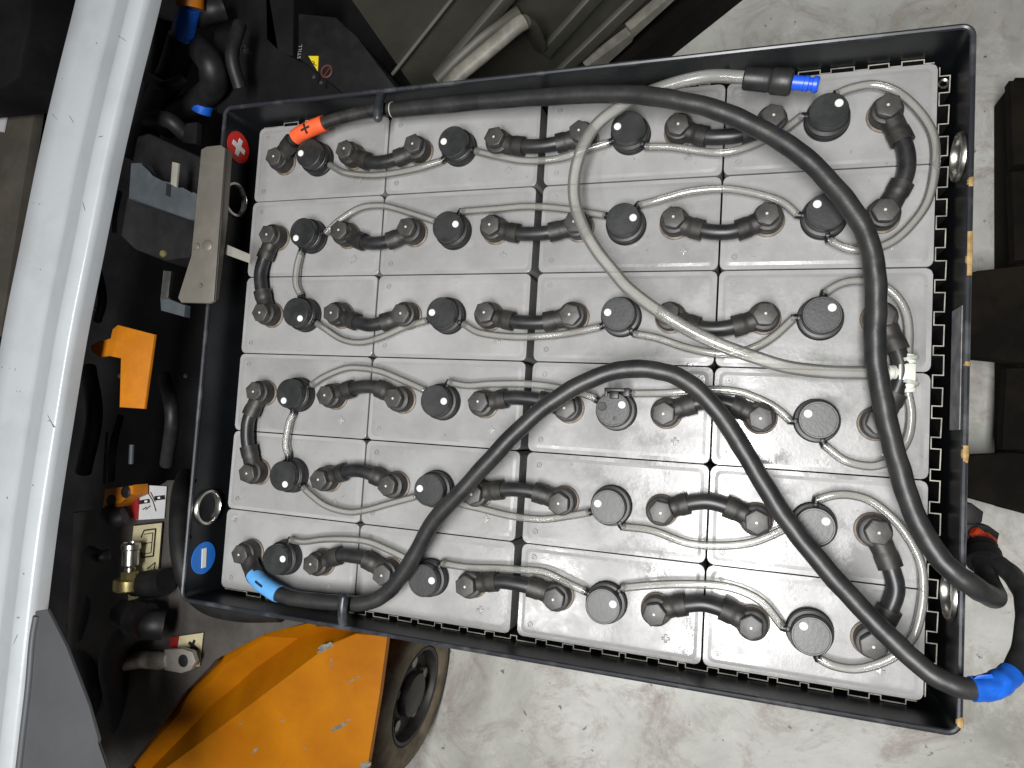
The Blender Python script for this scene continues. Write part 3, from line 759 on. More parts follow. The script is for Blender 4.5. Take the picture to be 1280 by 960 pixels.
nc = cable_thing('thick black negative cable with light blue minus band, arching across the cells')
term = Vector((TX, CYS[5], ZC))
pA = [(term + Vector((0, 0, .012))), at(316, 714, .018), at(325, 727, .024), at(342, 739, .028), at(362, 746.5, .029), at(395, 751.5, .029), at(428, 753.5, .029), at(455, 753.5, .029)]
pB = [at(*p) for p in [(478, 745, .030), (498, 725, .033), (518, 694, .038), (541, 653, .045), (575, 616, .052), (610, 577, .056), (648, 538, .058), (690, 502, .059), (730, 478, .059), (770, 464, .058), (805, 461, .057), (840, 468, .056), (870, 486, .055), (900, 518, .053), (925, 555, .052), (945, 590, .051), (970, 630, .050), (1000, 672, .050), (1035, 715, .051), (1070, 752, .052), (1105, 790, .054), (1140, 823, .057), (1175, 848, .060), (1210, 861, .060), (1240, 858, .053), (1264, 841, .040), (1279, 811, .020), (1284, 776, .000), (1279, 742, -.030), (1264, 718, -.052), (1246, 704, -.068), (1230, 692, -.078)]]
path = catmull(pA + pB, 8)
n = len(path)
bm = bmesh.new(); sweep(bm, path, wobble(path, .0003, .0091), seg=20); finish('cable', bm, M['sheath'], nc, 50)
bm = bmesh.new(); boot_mesh(bm, path[:13], term); finish('end_boot', bm, M['boot'], nc, 45)
add_bolt(nc, term)
i0 = min(range(n), key=lambda i: (path[i] - at(318, 718, .02)).length); i1 = min(range(n), key=lambda i: (path[i] - at(350, 743, .028)).length)
band(path, i0 / n, i1 / n, .0103, M['blue_tag'], nc, '-')['label'] = 'light blue band with black minus sign'
i0 = min(range(n), key=lambda i: (path[i] - at(1213, 862, .06)).length); i1 = min(range(n), key=lambda i: (path[i] - at(1266, 839, .04)).length)
sub = path[i0:i1 + 1]
bm = bmesh.new(); sweep(bm, sub, [0.0101 + (0.0008 if 3 < q < len(sub) - 4 else 0) + random.uniform(-.0002, .0003) for q in range(len(sub))], seg=20)
for q in range(2):
    pass
finish('blue_tape', bm, M['blue_tape'], nc, 30)
bm = bmesh.new()
fa, fb, fc, fd = at(1217, 849, .066), at(1222, 844, .066), at(1240, 843, .066), at(1242, 848, .064)
vs1 = [bm.verts.new(v) for v in (fa, fb, fc, fd)]; vs2 = [bm.verts.new(v - Vector((0, 0, .0008))) for v in (fa, fb, fc, fd)]
bm.faces.new(vs1); bm.faces.new(vs2[::-1])
for q in range(4): bm.faces.new((vs1[q], vs1[(q + 1) % 4], vs2[(q + 1) % 4], vs2[q]))
finish('tape_end', bm, M['blue_tape'], nc, smooth=False)

# connector hanging outside the tray
cn = empty('battery_connector', at(1228, 670, -.10)); k0 = cn.location.copy()
tag(cn, 'black battery plug with red key hanging outside the right wall', 'connector')
def cpoly(name, px, z0, z1, m, bev=.002):
    bm = bmesh.new(); P = [(p[0] - k0.x, p[1] - k0.y) for p in pxpoly(px, z1)]
    prism(bm, P, ZC + z0 - k0.z, ZC + z1 - k0.z, bevel=bev); return finish(name, bm, m, cn)
cpoly('housing', [(1196, 630), (1215, 629), (1230, 640), (1228, 653), (1218, 656), (1200, 655)], -.16, -.095, M['block_black'])
cpoly('housing', [(1200, 655), (1217, 654), (1236, 657), (1250, 667), (1245, 686), (1232, 684), (1214, 690), (1202, 682)], -.18, -.112, M['block_black'])
bm = bmesh.new(); a, b_ = at(1216, 663, -.100) - k0, at(1238, 681, -.104) - k0
sweep(bm, [a, a.lerp(b_, .06), a.lerp(b_, .45), a.lerp(b_, .5), b_], [.0045, .0062, .0066, .0085, .0085], seg=18); finish('red_key', bm, M['red_contact'], cn, 35)
bm = bmesh.new(); a, b_ = at(1229, 682, -.09) - k0, at(1231, 704, -.07) - k0
sweep(bm, [a, a.lerp(b_, .4), a.lerp(b_, .42), b_], [.013, .013, .0155, .0165], seg=20); finish('cable_boot', bm, M['rubber'], cn, 35)

# ------------------------------------------------------------------ truck with open battery bay
tk = empty('industrial_truck', (-0.8, 0, 0)); t0 = tk.location.copy()
tag(tk, 'light grey and orange industrial truck at the left with its battery bay open', 'truck')
def tfin(name, bm, m, parent=tk, angle=40, smooth=True):
    o = finish(name, bm, m, parent, angle, smooth)
    if parent is tk: o.location = -t0
    return o
def tprism(name, px, z1, thick, m, bev=.002, parent=tk, seg=2):
    bm = bmesh.new(); prism(bm, pxpoly(px, z1), ZC + z1 - thick, ZC + z1, bevel=bev, seg=seg); return tfin(name, bm, m, parent)
# body rail: folded light grey sheet running past the left of the battery
ZR = 0.08
right = [(218, -110), (193, 0), (168, 100), (145, 200), (121, 320), (101, 420), (83, 530), (66, 640), (52, 750), (40, 860), (29, 960), (16, 1090)]
rp_ = catmull([at(x, y, ZR) for x, y in right], 4)
sc_ = (at(193, 0, ZR) - at(75, 0, ZR)).length
prof = [(0.0140, -0.019), (0.0140, -0.008), (0.0150, -0.002), (0.018, 0.0), (0.032, 0.0), (0.036, -0.001), (0.040, -0.0035), (0.070, -0.0165), (0.075, -0.0178), (0.080, -0.0175), (0.110, -0.0165), (0.132, -0.0175), (0.138, -0.022), (0.140, -0.032), (0.140, -0.080)]
pk = sc_ / 0.129
bm = bmesh.new(); rings = []
for i, p in enumerate(rp_):
    d = (rp_[min(i + 1, len(rp_) - 1)] - rp_[max(i - 1, 0)]); d.z = 0; d.normalize(); side = Vector((d.y, -d.x, 0))
    if side.x > 0: side = -side
    rings.append([bm.verts.new(p + side * (u * pk) + Vector((0, 0, v * pk))) for u, v in prof])
for a, b_ in zip(rings, rings[1:]):
    for q in range(len(prof) - 1): bm.faces.new((a[q], a[q + 1], b_[q + 1], b_[q]))
for f in (rings[0], rings[-1]): bm.faces.new(f)
tfin('body_rail', bm, M['grey_paint'], angle=60)
for k in range(34):
    y = random.uniform(5, 940); i_ = min(range(len(rp_)), key=lambda q: abs((rp_[q] - at(right[0][0], y, ZR)).y)); p = rp_[i_]
    d = (rp_[min(i_ + 1, len(rp_) - 1)] - rp_[max(i_ - 1, 0)]); d.z = 0; d.normalize(); sd = Vector((d.y, -d.x, 0)); sd = -sd if sd.x > 0 else sd
    uu = random.choice((random.uniform(.019, .031), random.uniform(.082, .128))); zz_ = (0.0 if uu < .05 else -.0172) * pk
    c_ = p + sd * uu * pk + Vector((0, 0, zz_)); ln, wd = random.choice(((random.uniform(.004, .016), .0005), (random.uniform(.001, .0025), random.uniform(.0006, .0012)))); an = random.uniform(0, 3.14)
    bm = bmesh.new(); poly = []
    for q in range(8):
        a = 2 * math.pi * q / 8; x_, y_ = ln * math.cos(a) * random.uniform(.6, 1), wd * math.sin(a) * random.uniform(.6, 1); poly.append((c_.x + x_ * math.cos(an) - y_ * math.sin(an), c_.y + x_ * math.sin(an) + y_ * math.cos(an)))
    prism(bm, poly, c_.z - .003, c_.z + .0009); tfin('paint_chip', bm, M['scuff'], smooth=False)
# small side panel below the rail, with folded bead
tprism('side_panel', [(44, 764), (59, 762), (84, 812), (110, 880), (123, 925), (122, 930), (150, 1010), (170, 1080), (-40, 1080), (20, 960), (34, 860)], ZR + .004, .004, M['panel_paint'], .001)
bm = bmesh.new(); sweep(bm, catmull([at(x, y, ZR + .004) for x, y in ((46, 770), (41, 800), (36, 860), (29, 920), (20, 1000))], 4), .0045, seg=12); tfin('panel_bead', bm, M['panel_paint'])
# dark bay
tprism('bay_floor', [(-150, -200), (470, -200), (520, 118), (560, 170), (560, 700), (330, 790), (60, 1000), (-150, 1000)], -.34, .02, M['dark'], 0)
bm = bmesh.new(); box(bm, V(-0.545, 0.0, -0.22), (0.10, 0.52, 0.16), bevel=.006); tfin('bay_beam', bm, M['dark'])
tprism('added_dark_plate', [(-200, -200), (60, -200), (70, -40), (40, 160), (0, 420), (-200, 420)], -.22, .02, M['plate_brown'], .003)  # added plate, dark brown where the lit floor would show too bright
tprism('lever_box', [(-80, -120), (42, -120), (38, 20), (22, 95), (4, 110), (-80, 120)], -.10, .10, M['dark'], .01)
tprism('pale_label', [(-12, 140), (9, 141), (4, 165), (-12, 163)], -.215, .003, M['sticker_white'], 0)
# chassis plate with stickers
tprism('chassis_plate', [(92, 640), (165, 632), (208, 600), (226, 600), (230, 690), (300, 768), (400, 776), (330, 791), (269, 823), (264, 834), (228, 866), (168, 950), (120, 1010), (70, 1010), (84, 800)], -.16, .012, M['taupe'], .002)
bm = bmesh.new()  # added black tube standing in for the shadowy gap at the tray corner
sweep(bm, catmull([at(x, y, z) for x, y, z in ((232, 596, -.20), (226, 622, -.12), (225, 680, -.085), (236, 728, -.085), (260, 754, -.085), (300, 764, -.085), (352, 764, -.085))], 6), [.015] * 37, seg=14); tfin('corner_shade_tube', bm, M['rubber'])
def sticker(px, z, m, prints, border=None):
    o = tprism('sticker', px, z, .0012, m, 0)
    for pp, mm, dz in prints:
        bm = bmesh.new(); prism(bm, pxpoly(pp, z + dz), ZC + z, ZC + z + dz)
        pr = finish('print', bm, mm, o, smooth=False)
    return o
def strip(a, b_, wd):
    a = Vector(a); b_ = Vector(b_); d = (b_ - a).normalized(); n_ = Vector((-d.y, d.x)) * wd / 2
    return [tuple(a + n_), tuple(b_ + n_), tuple(b_ - n_), tuple(a - n_)]
ZP = -.155
s1 = sticker([(174, 606), (208, 608), (205, 648), (170, 650)], ZP, M['sticker_white'],
    [(strip((174, 628), (187, 626), 5), M['ink'], .0006), (strip((193, 623), (206, 621.5), 5.5), M['ink'], .0006),
     (strip((180.5, 627), (184, 626.5), 2.2), M['print'], .0009), (strip((197, 622.5), (200, 622), 2.2), M['print'], .0009),
     (strip((185, 616), (191, 626), 1), M['ink'], .0007), (strip((191, 626), (195, 639), 1), M['ink'], .0007), (strip((188, 615), (194, 627), 1), M['ink'], .0007), (strip((178, 637), (183, 634), 1.1), M['ink'], .0007), (strip((182, 637), (188, 632), 1.1), M['ink'], .0007)])
s1['label'] = 'white sticker with cut cable symbol'
s2 = sticker([(167, 657), (203, 653), (199, 712), (196, 741), (160, 751), (163, 700)], ZP, M['cream'],
    [(strip((167, 657), (203, 653), 1.2), M['ink'], .0006), (strip((203, 653), (198, 715), 1.2), M['ink'], .0007),
     (strip((180, 663), (195, 661), 1.8), M['ink'], .0006), (strip((194.5, 661), (191.5, 695), 1.8), M['ink'], .0007), (strip((192, 695), (177, 697), 1.8), M['ink'], .0006), (strip((180, 663), (176, 672), 1.4), M['ink'], .0007), (strip((177, 697), (176, 690), 1.4), M['ink'], .0007),
     (strip((180, 668), (191, 666), 1.0), M['ink'], .0006), (strip((191, 666), (188.5, 691), 1.0), M['ink'], .0007), (strip((188.5, 691), (177, 693), 1.0), M['ink'], .0006), (strip((175, 681), (189, 678), 1.0), M['ink'], .0006), (strip((184, 711), (194, 703), 1.2), M['ink'], .0006), (strip((194, 703), (192, 713), 1.2), M['ink'], .0007)])
s2['label'] = 'cream sticker with black line symbol'
s3 = sticker([(213, 797), (254, 791), (249, 833), (228, 836)], ZP, M['cream'],
    [([(213, 797), (224, 795.5), (221, 812), (212, 812)], M['sticker_red'], .0006), (strip((236, 803), (247, 812), 4), M['ink'], .0006), (strip((243, 800), (238, 814), 3), M['ink'], .0007)])
s3['label'] = 'cream and red pictogram sticker'
# brass stud with steel sleeve
c = at(161, 738, -.125); ce = at(164, 678, -.125); sl = (ce - c).length
axs = (ce - c).to_track_quat('Z', 'Y').to_matrix()
bm = bmesh.new(); lathe(bm, [(0, 0), (.021, 0), (.023, .002), (.023, .017), (.021, .019), (.0, .019)], seg=32, c=c, axis=axs); tfin('brass_collar', bm, M['brass'])
bm = bmesh.new(); prism(bm, [(.0125 * math.cos(math.radians(60 * q)), .0125 * math.sin(math.radians(60 * q))) for q in range(6)], .019, .030, bevel=.0015)
bmesh.ops.transform(bm, matrix=Matrix.Translation(c) @ axs.to_4x4(), verts=bm.verts[:]); tfin('hex_nut', bm, M['brass'])
bm = bmesh.new(); lathe(bm, [(.008, .030), (.008, .036), (.0125, .040), (.0125, sl - .012), (.0145, sl - .010), (.0145, sl - .003), (.0115, sl), (.0105, sl - .006), (0, sl - .006)], seg=30, c=c, axis=axs); tfin('stud_sleeve', bm, M['steel'], angle=30)
bm = bmesh.new(); sweep(bm, [at(168, 733, -.135), at(180, 731, -.135), at(181, 731, -.135), at(208, 727, -.135)], [.016, .018, .022, .021], seg=18); tfin('hose_end', bm, M['rubber'])
# cable lug and black hoses
bm = bmesh.new(); prism(bm, pxpoly([(205, 812), (228, 811), (240, 815), (244, 827), (238, 838), (226, 842), (205, 838)], -.13), ZC - .138, ZC - .13, bevel=.002); lg = tfin('cable_lug', bm, M['lug'])
bm = bmesh.new(); lathe(bm, [(0, .0008), (.0085, .0008), (.0095, .0002)], seg=20, c=at(229, 826, -.1298) ); tfin('lug_hole', bm, M['block_black'])
bm = bmesh.new(); sweep(bm, [at(212, 825, -.137), at(200, 826, -.137), at(180, 824, -.14), at(150, 830, -.15)], [.012, .0135, .0135, .012], seg=16); tfin('lug_barrel', bm, M['lug'])
def hose(px, r, m='hose_black', name='hose'):
    bm = bmesh.new(); sweep(bm, catmull([at(*p) for p in px], 6), r, seg=16); return tfin(name, bm, M[m])
hose([(205, 781, -.12), (190, 781, -.11), (168, 785, -.11), (150, 800, -.12), (142, 830, -.14), (150, 880, -.17), (160, 960, -.2)], .022)
bm = bmesh.new(); sweep(bm, [at(150, 766, -.10), at(168, 772, -.10), at(169, 772, -.10), at(182, 776, -.10)], [.020, .024, .027, .027], seg=18); tfin('hose_clamp', bm, M['block_black'])
hose([(110, 680, -.2), (122, 740, -.18), (112, 800, -.18), (130, 870, -.2), (150, 930, -.22)], .020)
hose([(112, 690, -.10), (125, 696, -.09), (135, 694, -.10)], .010)
hose([(95, 780, -.2), (118, 850, -.16), (128, 930, -.2)], .016)
# orange latch plate, orange valve block, red key
tprism('orange_latch', [(113, 432), (124, 426), (139, 424), (140, 412), (147, 406), (193, 418), (188, 455), (180, 511), (149, 509), (152, 447), (137, 444), (125, 447), (114, 440)], .005, .004, M['orange_part'], .001)
o = tprism('orange_block', [(130, 611), (166, 606), (166, 619), (150, 626), (144, 634), (127, 636)], -.12, .03, M['orange_part'], .004)
for px, py in ((139, 626), (157, 615)):
    bm = bmesh.new(); lathe(bm, [(0, .002), (.008, .002), (.010, 0)], seg=16, c=at(px, py, -.119)); tfin('block_plug', bm, M['block_black'])
tprism('red_block', [(161, 622), (172, 620), (170, 650), (159, 648)], -.15, .02, M['sticker_red'], .002)
hose([(136, 640, -.12), (145, 648, -.115), (156, 645, -.12)], .014, 'rubber')
# bracket plate with folded edge and flat latch bar
o = tprism('bracket_plate', [(251, 187), (258, 183), (276, 181), (281, 185), (275, 270), (267, 376), (262, 379), (226, 378), (222, 372), (240, 320)], .075, .004, M['bracket'], .001)
bm = bmesh.new()
q1 = [at(281.5, 186, .075), at(275.5, 270, .075), at(267.5, 376, .075)]; q2 = [at(290, 190, .060), at(284.5, 272, .060), at(273, 372, .060)]
va = [bm.verts.new(v) for v in q1]; vb = [bm.verts.new(v) for v in q2]; vc = [bm.verts.new(v - Vector((0, 0, .004))) for v in q1]; vd = [bm.verts.new(v - Vector((.003, 0, .004))) for v in q2]
for q in range(2):
    bm.faces.new((va[q], va[q + 1], vb[q + 1], vb[q])); bm.faces.new((vc[q], vd[q], vd[q + 1], vc[q + 1])); bm.faces.new((vb[q], vb[q + 1], vd[q + 1], vd[q]))
tfin('bracket_fold', bm, M['bracket'], smooth=False)
for px, py, r in ((259, 307, .0075), (246, 308, .0045), (251, 357, .003)):
    bm = bmesh.new(); lathe(bm, [(0, .0022), (r * .7, .002), (r, .0006), (r, 0)], seg=20, c=at(px, py, .0752)); tfin('rivet', bm, M['bracket'])
tprism('latch_bar', [(272, 303), (280, 304), (313, 318), (312, 329), (276, 316)], .052, .004, M['bar'], .0008)
tprism('latch_rod', [(204, 338), (214, 339), (210, 372), (200, 374)], .045, .006, M['steel'], .001)
tprism('rod_foot', [(200, 372), (212, 374), (231, 381), (230, 396), (201, 388)], .040, .010, M['block_grey'], .001)
# contactor block
tprism('contactor_base', [(158, 246), (165, 246), (246, 275), (244, 290), (238, 322), (205, 326), (168, 312), (150, 295)], .05, .08, M['block_black'], .004)
tprism('contactor_body', [(167, 170), (185, 165), (252, 196), (252, 240), (246, 262), (170, 236), (163, 210)], .030, .08, M['block_black'], .006)
tprism('contactor_frame', [(163, 203), (178, 203), (184, 215), (190, 222), (203, 226), (212, 228), (222, 232), (228, 237), (241, 239), (250, 244), (249, 277), (236, 274), (160, 248)], .066, .016, M['block_grey'], .0025)
tprism('contact_blade', [(215, 202), (223, 204), (220, 234), (213, 230)], .074, .003, M['bar'], .0005)
tprism('frame_slot', [(208, 229), (213, 231), (212, 246), (207, 244)], .0675, .002, M['ink'], 0)
bm = bmesh.new(); lathe(bm, [(0, .003), (.004, .002), (.005, 0)], seg=14, c=at(204, 317, .05)); tfin('terminal_screw', bm, M['brass'])
# controller in the dark at the top, with warning sticker and lettering
o = tprism('controller_box', [(372, 16), (420, 20), (445, 45), (500, 112), (480, 128), (430, 118), (372, 72)], -.10, .08, M['block_black'], .004)
tprism('controller_fins', [(330, -40), (368, -40), (366, 70), (350, 68), (332, 50)], -.12, .06, M['dark'], .003)
o = sticker([(385.5, 70), (398, 70), (397, 89)], -.0985, M['warn'], [(strip((390, 76), (393, 78), .9), M['ink'], .0005), (strip((393, 78), (391.5, 79.5), .9), M['ink'], .0006), (strip((391.5, 79.5), (395.5, 82), .9), M['ink'], .0005)])
o['label'] = 'yellow warning triangle sticker with black flash'
bm = bmesh.new(); lathe(bm, [(.0075, 0), (.0095, .0005), (.0105, 0)], seg=24, c=at(408, 89, -.0985)); tfin('faded_ring_print', bm, M['faded_red'])
bm = bmesh.new(); prism(bm, pxpoly(strip((404, 96), (414, 82), 1.3), -.0984), ZC - .099, ZC - .0984); tfin('faded_ring_print', bm, M['faded_red'])
cu = bpy.data.curves.new('lettering', 'FONT'); cu.body = 'STILL'; cu.size = 0.0085; cu.extrude = .0003; cu.align_x = 'CENTER'; cu.align_y = 'CENTER'; cu.space_character = 1.15
tmp = bpy.data.objects.new('tmp', cu); COL.objects.link(tmp); bpy.context.view_layer.update()
me = bpy.data.meshes.new_from_object(tmp.evaluated_get(bpy.context.evaluated_depsgraph_get())); bpy.data.objects.remove(tmp)
me.materials.clear(); me.materials.append(M['faint'])
lt = bpy.data.objects.new('lettering', me); COL.objects.link(lt); lt.parent = tk
a, b_ = at(374, 73, -.098), at(376, 56, -.098)
lt.location = (a + b_) / 2 - t0; lt.rotation_euler = (0, 0, math.atan2(b_.y - a.y, b_.x - a.x))
bm = bmesh.new(); lathe(bm, [(0, .006), (.006, .005), (.008, 0)], seg=14, c=at(306, 61, -.12)); tfin('bright_screw', bm, M['steel'])
tprism('bay_wall', [(262, -60), (330, -60), (345, 66), (500, 130), (330, 135), (300, 150), (270, 140)], -.12, .05, M['dark'], .004)
# cables and connectors in the bay
hose([(238, -20, -.03), (238, 10, -.04)], .020, 'orange_part', 'orange_plug')
hose([(239, 6, -.045), (233, 28, -.06), (229, 52, -.07)], .016, 'blue_tape', 'blue_plug')
hose([(229, 48, -.07), (215, 90, -.09), (196, 130, -.11), (180, 170, -.12), (172, 200, -.12)], .022)
hose([(248, 60, -.09), (262, 78, -.07), (268, 105, -.09), (250, 125, -.11), (225, 140, -.12), (205, 160, -.13)], .020)
hose([(262, 90, -.11), (266, 115, -.12), (258, 132, -.12)], .018)
hose([(255, 128, -.11), (252, 140, -.115)], .016, 'blue_tape', 'blue_plug')
hose([(200, 20, -.12), (190, 70, -.14), (178, 120, -.15), (160, 180, -.16)], .020)
hose([(280, 10, -.08), (262, 14, -.07), (250, 22, -.08)], .018)
for px, rr_, m_ in (([(120, 330, -.02), (128, 372, .0), (122, 400, -.02)], .006, 'hose_black'), ([(150, 520, -.12), (141, 560, -.10), (138, 600, -.12)], .006, 'hose_black'), ([(165, 556, -.10), (164, 580, -.10)], .004, 'block_grey'), ([(133, 540, -.12), (130, 605, -.12)], .0025, 'block_grey'),
        ([(205, 470, -.10), (215, 520, -.08), (208, 580, -.12)], .010, 'hose_black'), ([(110, 460, -.10), (118, 520, -.08), (104, 590, -.10)], .012, 'hose_black'), ([(300, 30, -.06), (290, 70, -.05), (300, 110, -.07)], .010, 'hose_black'), ([(150, 240, .02), (144, 270, .03), (143, 290, .02)], .003, 'block_grey'), ([(175, 90, -.08), (205, 108, -.05), (228, 100, -.07)], .009, 'hose_black'), ([(186, 150, -.05), (210, 150, -.03), (232, 168, -.05)], .012, 'hose_black')):
    hose(px, rr_, m_, 'thin_hose')
for px, py, z in ((305, 62, -.066), (150, 470, .0), (232, 470, -.1), (118, 385, -.05), (393, 97, -.098), (402, 104, -.098)):
    bm = bmesh.new(); lathe(bm, [(0, .0022), (.0028, .002), (.0036, .0008), (.0036, 0)], seg=12, c=at(px, py, z)); tfin('small_screw', bm, M['steel'])
tprism('grey_tab', [(232, 154), (246, 152), (245, 180), (226, 178)], -.03, .01, M['block_black'], .002)
# orange side arm of the chassis
ridge = [(160, 1000), (205, 962), (240, 936), (262, 919), (281, 905), (330, 868), (396, 818), (416, 804), (445, 792), (484, 795)]
outl = [(120, 1005), (155, 959), (222, 880), (228, 864), (262, 836), (269, 822), (320, 790), (392, 778), (430, 780), (484, 786)]
bm = bmesh.new(); ZA = -.17
Rv = [bm.verts.new(at(x, y, ZA)) for x, y in ridge]; Ov = [bm.verts.new(at(x, y, ZA - .028)) for x, y in outl]; Dv = [bm.verts.new(v.co - Vector((0, 0, .20))) for v in Ov]
Mv = [bm.verts.new(o_.co.lerp(r_.co, .52) - Vector((0, 0, .030))) for o_, r_ in zip(Ov, Rv)]; Nv = [bm.verts.new(o_.co.lerp(r_.co, .20) + Vector((0, 0, .002))) for o_, r_ in zip(Ov, Rv)]
rgt = [(484, 795), (474, 870), (459, 960), (440, 1080), (240, 1100), (140, 1080)]
Ev = [Rv[-1]] + [bm.verts.new(at(x, y, ZA)) for x, y in rgt[1:]]
bm.faces.new(Rv[::1] + Ev[1:])
for q in range(len(Rv) - 1):
    bm.faces.new((Rv[q], Mv[q], Mv[q + 1], Rv[q + 1])); bm.faces.new((Mv[q], Nv[q], Nv[q + 1], Mv[q + 1])); bm.faces.new((Nv[q], Ov[q], Ov[q + 1], Nv[q + 1])); bm.faces.new((Ov[q], Dv[q], Dv[q + 1], Ov[q + 1]))
Ed = [bm.verts.new(v.co - Vector((0, 0, .010))) for v in Ev]
for q in range(len(Ev) - 1): bm.faces.new((Ev[q], Ev[q + 1], Ed[q + 1], Ed[q]))
es = [e for e in bm.edges if e.verts[0] in Rv and e.verts[1] in Rv and e.is_manifold]
bmesh.ops.bevel(bm, geom=es, offset=.0025, segments=2, affect='EDGES', profile=.5)
arm = tfin('side_arm', bm, M['orange'], angle=22)
def blob(cx, cy, rx, ry, ang, n=18):
    out = []; ca, sa = math.cos(ang), math.sin(ang)
    for k in range(n):
        a = 2 * math.pi * k / n; q = random.uniform(.55, 1.15)
        x, y = rx * q * math.cos(a), ry * q * math.sin(a); out.append((cx + x * ca - y * sa, cy + x * sa + y * ca))
    return out
for b_ in ((406, 810, 11, 5, -.5), (423, 909, 12, 3.2, -.45), (441, 850, 13, .9, -.5), (319, 938, 6, 1.8, -.8), (455, 957, 10, 4, -.4), (436, 900, 4, 1.2, -.3), (352, 900, 3, 1.2, .4), (300, 905, 4, 1.0, -.7), (380, 935, 3, 1, .2), (414, 830, 1.2, 9, .05)):
    bm = bmesh.new(); prism(bm, pxpoly(blob(*b_), ZA + .001), ZC + ZA - .001, ZC + ZA + .0004); tfin('paint_chip', bm, M['chipgrey'], smooth=False)
# wheel
wc = at(517, 868, -.44); WR = .14
axw = Matrix(((0.985, 0, 0), (0, 1, 0), (0, 0, 1)))
axw = Euler((0, math.radians(90), math.radians(-6))).to_matrix()
wh = empty('wheel', wc - t0); wh.parent = tk
bm = bmesh.new(); lathe(bm, [(.088, -.05), (.135, -.05), (.14, -.044), (.14, -.006), (.136, .004), (.128, .009), (.100, .011), (.089, .006), (.087, -.05)], seg=48, axis=axw); finish('tyre', bm, M['tyre'], wh, 40)
bm = bmesh.new(); lathe(bm, [(.090, .002), (.086, .007), (.081, .005), (.077, -.016), (.055, -.022), (.040, -.012), (.038, .004), (.030, .008), (0, .008)], seg=40, axis=axw); finish('hub', bm, M['hub'], wh, 30)
for q in range(5):
    a = math.radians(72 * q + 20); bm = bmesh.new(); c = Vector((.058 * math.cos(a), .058 * math.sin(a), -.016))
    prism(bm, [(c.x + .0115 * math.cos(math.radians(60 * k)), c.y + .0115 * math.sin(math.radians(60 * k))) for k in range(6)], c.z - .006, c.z + .010, bevel=.0015)
    bmesh.ops.transform(bm, matrix=axw.to_4x4(), verts=bm.verts[:]); finish('wheel_nut', bm, M['nut'], wh)

# ------------------------------------------------------------------ machine cabinet behind
mc0 = at(745, 82, -.48); mc1 = at(846, 0, -.48)
u = (mc1 - mc0); u.z = 0; u.normalize(); nrm = Vector((u.y, -u.x, 0))
if nrm.dot(CAM_LOC - mc0) < 0: nrm = -nrm
mach = empty('machine_cabinet', Vector((mc0.x, mc0.y, 0))); m0 = mach.location.copy()
tag(mach, 'dark olive machine cabinet with ribbed side and pale handle, behind the tray', 'machine')
def onp(px, py, off=0.0):
    d = CAM_R @ Vector(((px - 640) / F_PX, -(py - 480) / F_PX, -1.0))
    P = mc0 + nrm * off
    t = (P - CAM_LOC).dot(nrm) / d.dot(nrm); return CAM_LOC + d * t
def uz(p): return ((p - mc0).dot(u), p.z)
def P3(a, z, off=0.0): return mc0 * 1 + u * a + nrm * off + Vector((0, 0, z - mc0.z)) - m0
Rp = Matrix((u, nrm, Vector((0, 0, 1)))).transposed()
le = uz(onp(512, 103)); le2 = uz(onp(440, 0))
a0 = min(le[0], le2[0]); a1 = 1.6
ztop = 0.75
bm = bmesh.new()
pl = [(le[0] - .02, mc0.z), (a1, mc0.z), (a1, ztop), (le2[0] + (le2[0] - le[0]) * .6, ztop), (le2[0], le2[1]), (le[0], le[1])]
fr = [bm.verts.new(P3(a, z)) for a, z in pl]; bk = [bm.verts.new(P3(a, z, -.4)) for a, z in pl]
bm.faces.new(fr); bm.faces.new(bk[::-1])
for q in range(len(pl)): bm.faces.new((fr[q], bk[q], bk[(q + 1) % len(pl)], fr[(q + 1) % len(pl)]))
finish('side_panel', bm, M['machine'], mach, smooth=False)
def rib(pxa, pxb, off, wd, m, name):
    A, B = uz(onp(*pxa)), uz(onp(*pxb))
    d = Vector((B[0] - A[0], B[1] - A[1])); A2 = Vector(A) - d * .3; B2 = Vector(B) + d * 1.0
    pa, pb = P3(A2.x, A2.y, off * .5), P3(B2.x, B2.y, off * .5)
    bm = bmesh.new(); dd = (pb - pa); L_ = dd.length; dd.normalize(); zz = nrm.cross(dd)
    box(bm, (pa + pb) / 2, (L_, off, wd), bevel=min(off, wd) * .3, rot=Matrix((dd, nrm, zz)).transposed()); return finish(name, bm, m, mach)
rib((505, 72), (562, 0), .005, .004, M['machine_rib'], 'rib')
rib((572, 62), (625, 0), .014, .024, M['machine'], 'rib')
rib((690, 50), (735, 0), .012, .030, M['machine'], 'rib')
rib((705, 82), (790, 0), .012, .030, M['machine'], 'rib')
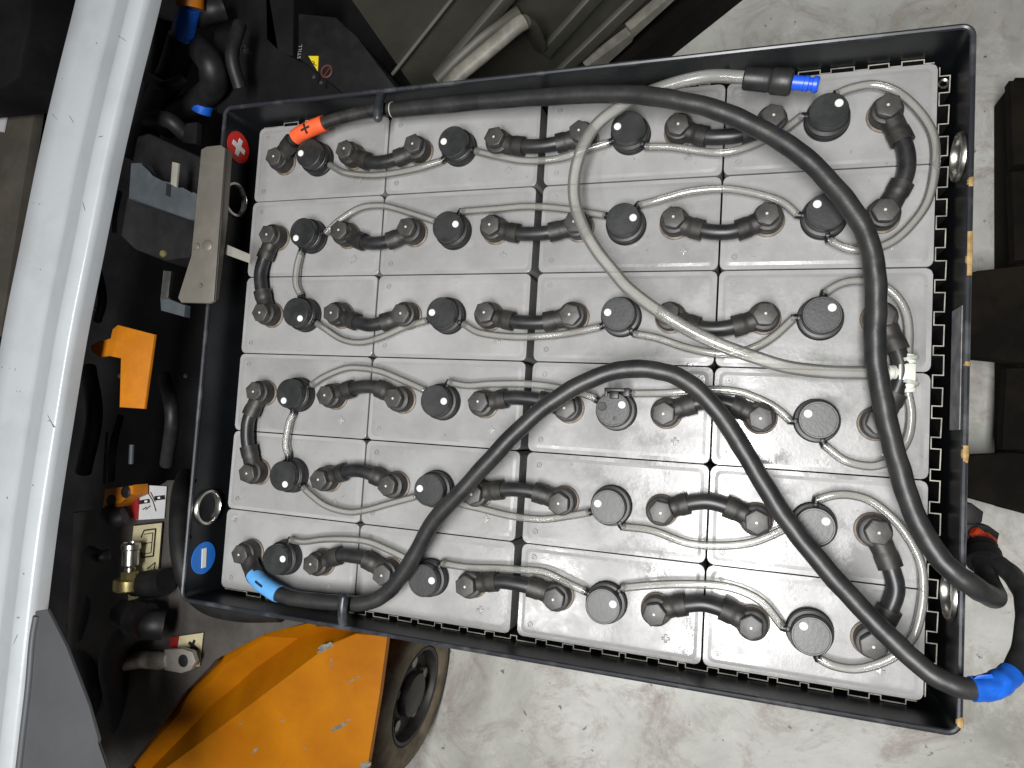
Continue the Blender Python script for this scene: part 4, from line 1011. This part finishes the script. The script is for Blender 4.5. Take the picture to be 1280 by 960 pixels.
# folded, stepped lower flange, caught light painted pale; dark strip below stands for shade
for px, off in (([(733, 84), (758, 66), (789, 43), (788, 38), (833, 0), (852, -16), (856, -12), (792, 47), (790, 52), (757, 82), (745, 92)], .020),):
    bm = bmesh.new(); pts = [uz(onp(*p, off)) for p in px]
    f1 = [bm.verts.new(P3(a, z, off)) for a, z in pts]; f2 = [bm.verts.new(P3(a, z, off - .018)) for a, z in pts]
    bm.faces.new(f1); bm.faces.new(f2[::-1])
    for q in range(len(pts)): bm.faces.new((f1[q], f2[q], f2[(q + 1) % len(pts)], f1[(q + 1) % len(pts)]))
    finish('lower_flange', bm, M['machine_edge'], mach, smooth=False)
bm = bmesh.new(); q0, q1 = P3(-.5, mc0.z), P3(1.6, mc0.z)  # added dark box in place of the shadow gap under the cabinet
box(bm, (q0 + q1) / 2 + Vector((0, 0, -.06)) - nrm * .12, ((q1 - q0).length, .30, .10), rot=Rp); finish('shade_strip', bm, M['wood'], mach, smooth=False)
# handle
bm = bmesh.new()
hpx = [(560, 108), (575, 92), (600, 71), (625, 50), (645, 33), (655, 27)]
path = catmull([onp(x, y, .05) - m0 for x, y in hpx], 5)
sweep(bm, path, .013, seg=12, flat=.75); finish('handle_bar', bm, M['machine_edge'], mach)
bm = bmesh.new(); path = catmull([onp(655, 27, .05) - m0, onp(662, 29, .046) - m0, onp(667, 38, .036) - m0, onp(675, 58, .005) - m0], 5)
sweep(bm, path, .012, seg=12, flat=.8); finish('handle_end', bm, M['machine'], mach)
bm = bmesh.new(); path = catmull([onp(548, 100, .012) - m0, onp(575, 72, .012) - m0, onp(612, 40, .012) - m0, onp(648, 18, .012) - m0], 5)
sweep(bm, path, .014, seg=10); finish('handle_recess_edge', bm, M['machine'], mach)

# ------------------------------------------------------------------ wooden pallet on the floor at the right
pal = empty('wooden_pallet', at(1262, 500, -.55)); p0 = pal.location.copy(); p0.z = 0; pal.location = p0
tag(pal, 'shadow-coloured weathered wooden pallet on the concrete right of the tray', 'pallet')
def board(name, px, z1, th):
    bm = bmesh.new(); P = [(q[0] - p0.x, q[1] - p0.y) for q in pxpoly(px, z1)]
    prism(bm, P, ZC + z1 - th, ZC + z1, bevel=.003); return finish(name, bm, M['wood'], pal)
board('deck_board', [(1205, 343), (1222, 338), (1300, 330), (1400, 322), (1400, 452), (1300, 456), (1207, 447)], -.45, .022)
board('deck_board', [(1208, 568), (1260, 566), (1400, 572), (1400, 668), (1290, 645), (1208, 622)], -.45, .022)
board('deck_board', [(1262, 100), (1400, 95), (1400, 200), (1266, 206)], -.45, .022)
board('deck_board', [(1264, 214), (1400, 208), (1400, 318), (1268, 326)], -.45, .022)
board('deck_board', [(1258, 460), (1400, 456), (1400, 566), (1252, 562)], -.45, .022)
board('bearer', [(1270, 96), (1340, 96), (1340, 640), (1272, 640)], -.474, .10)
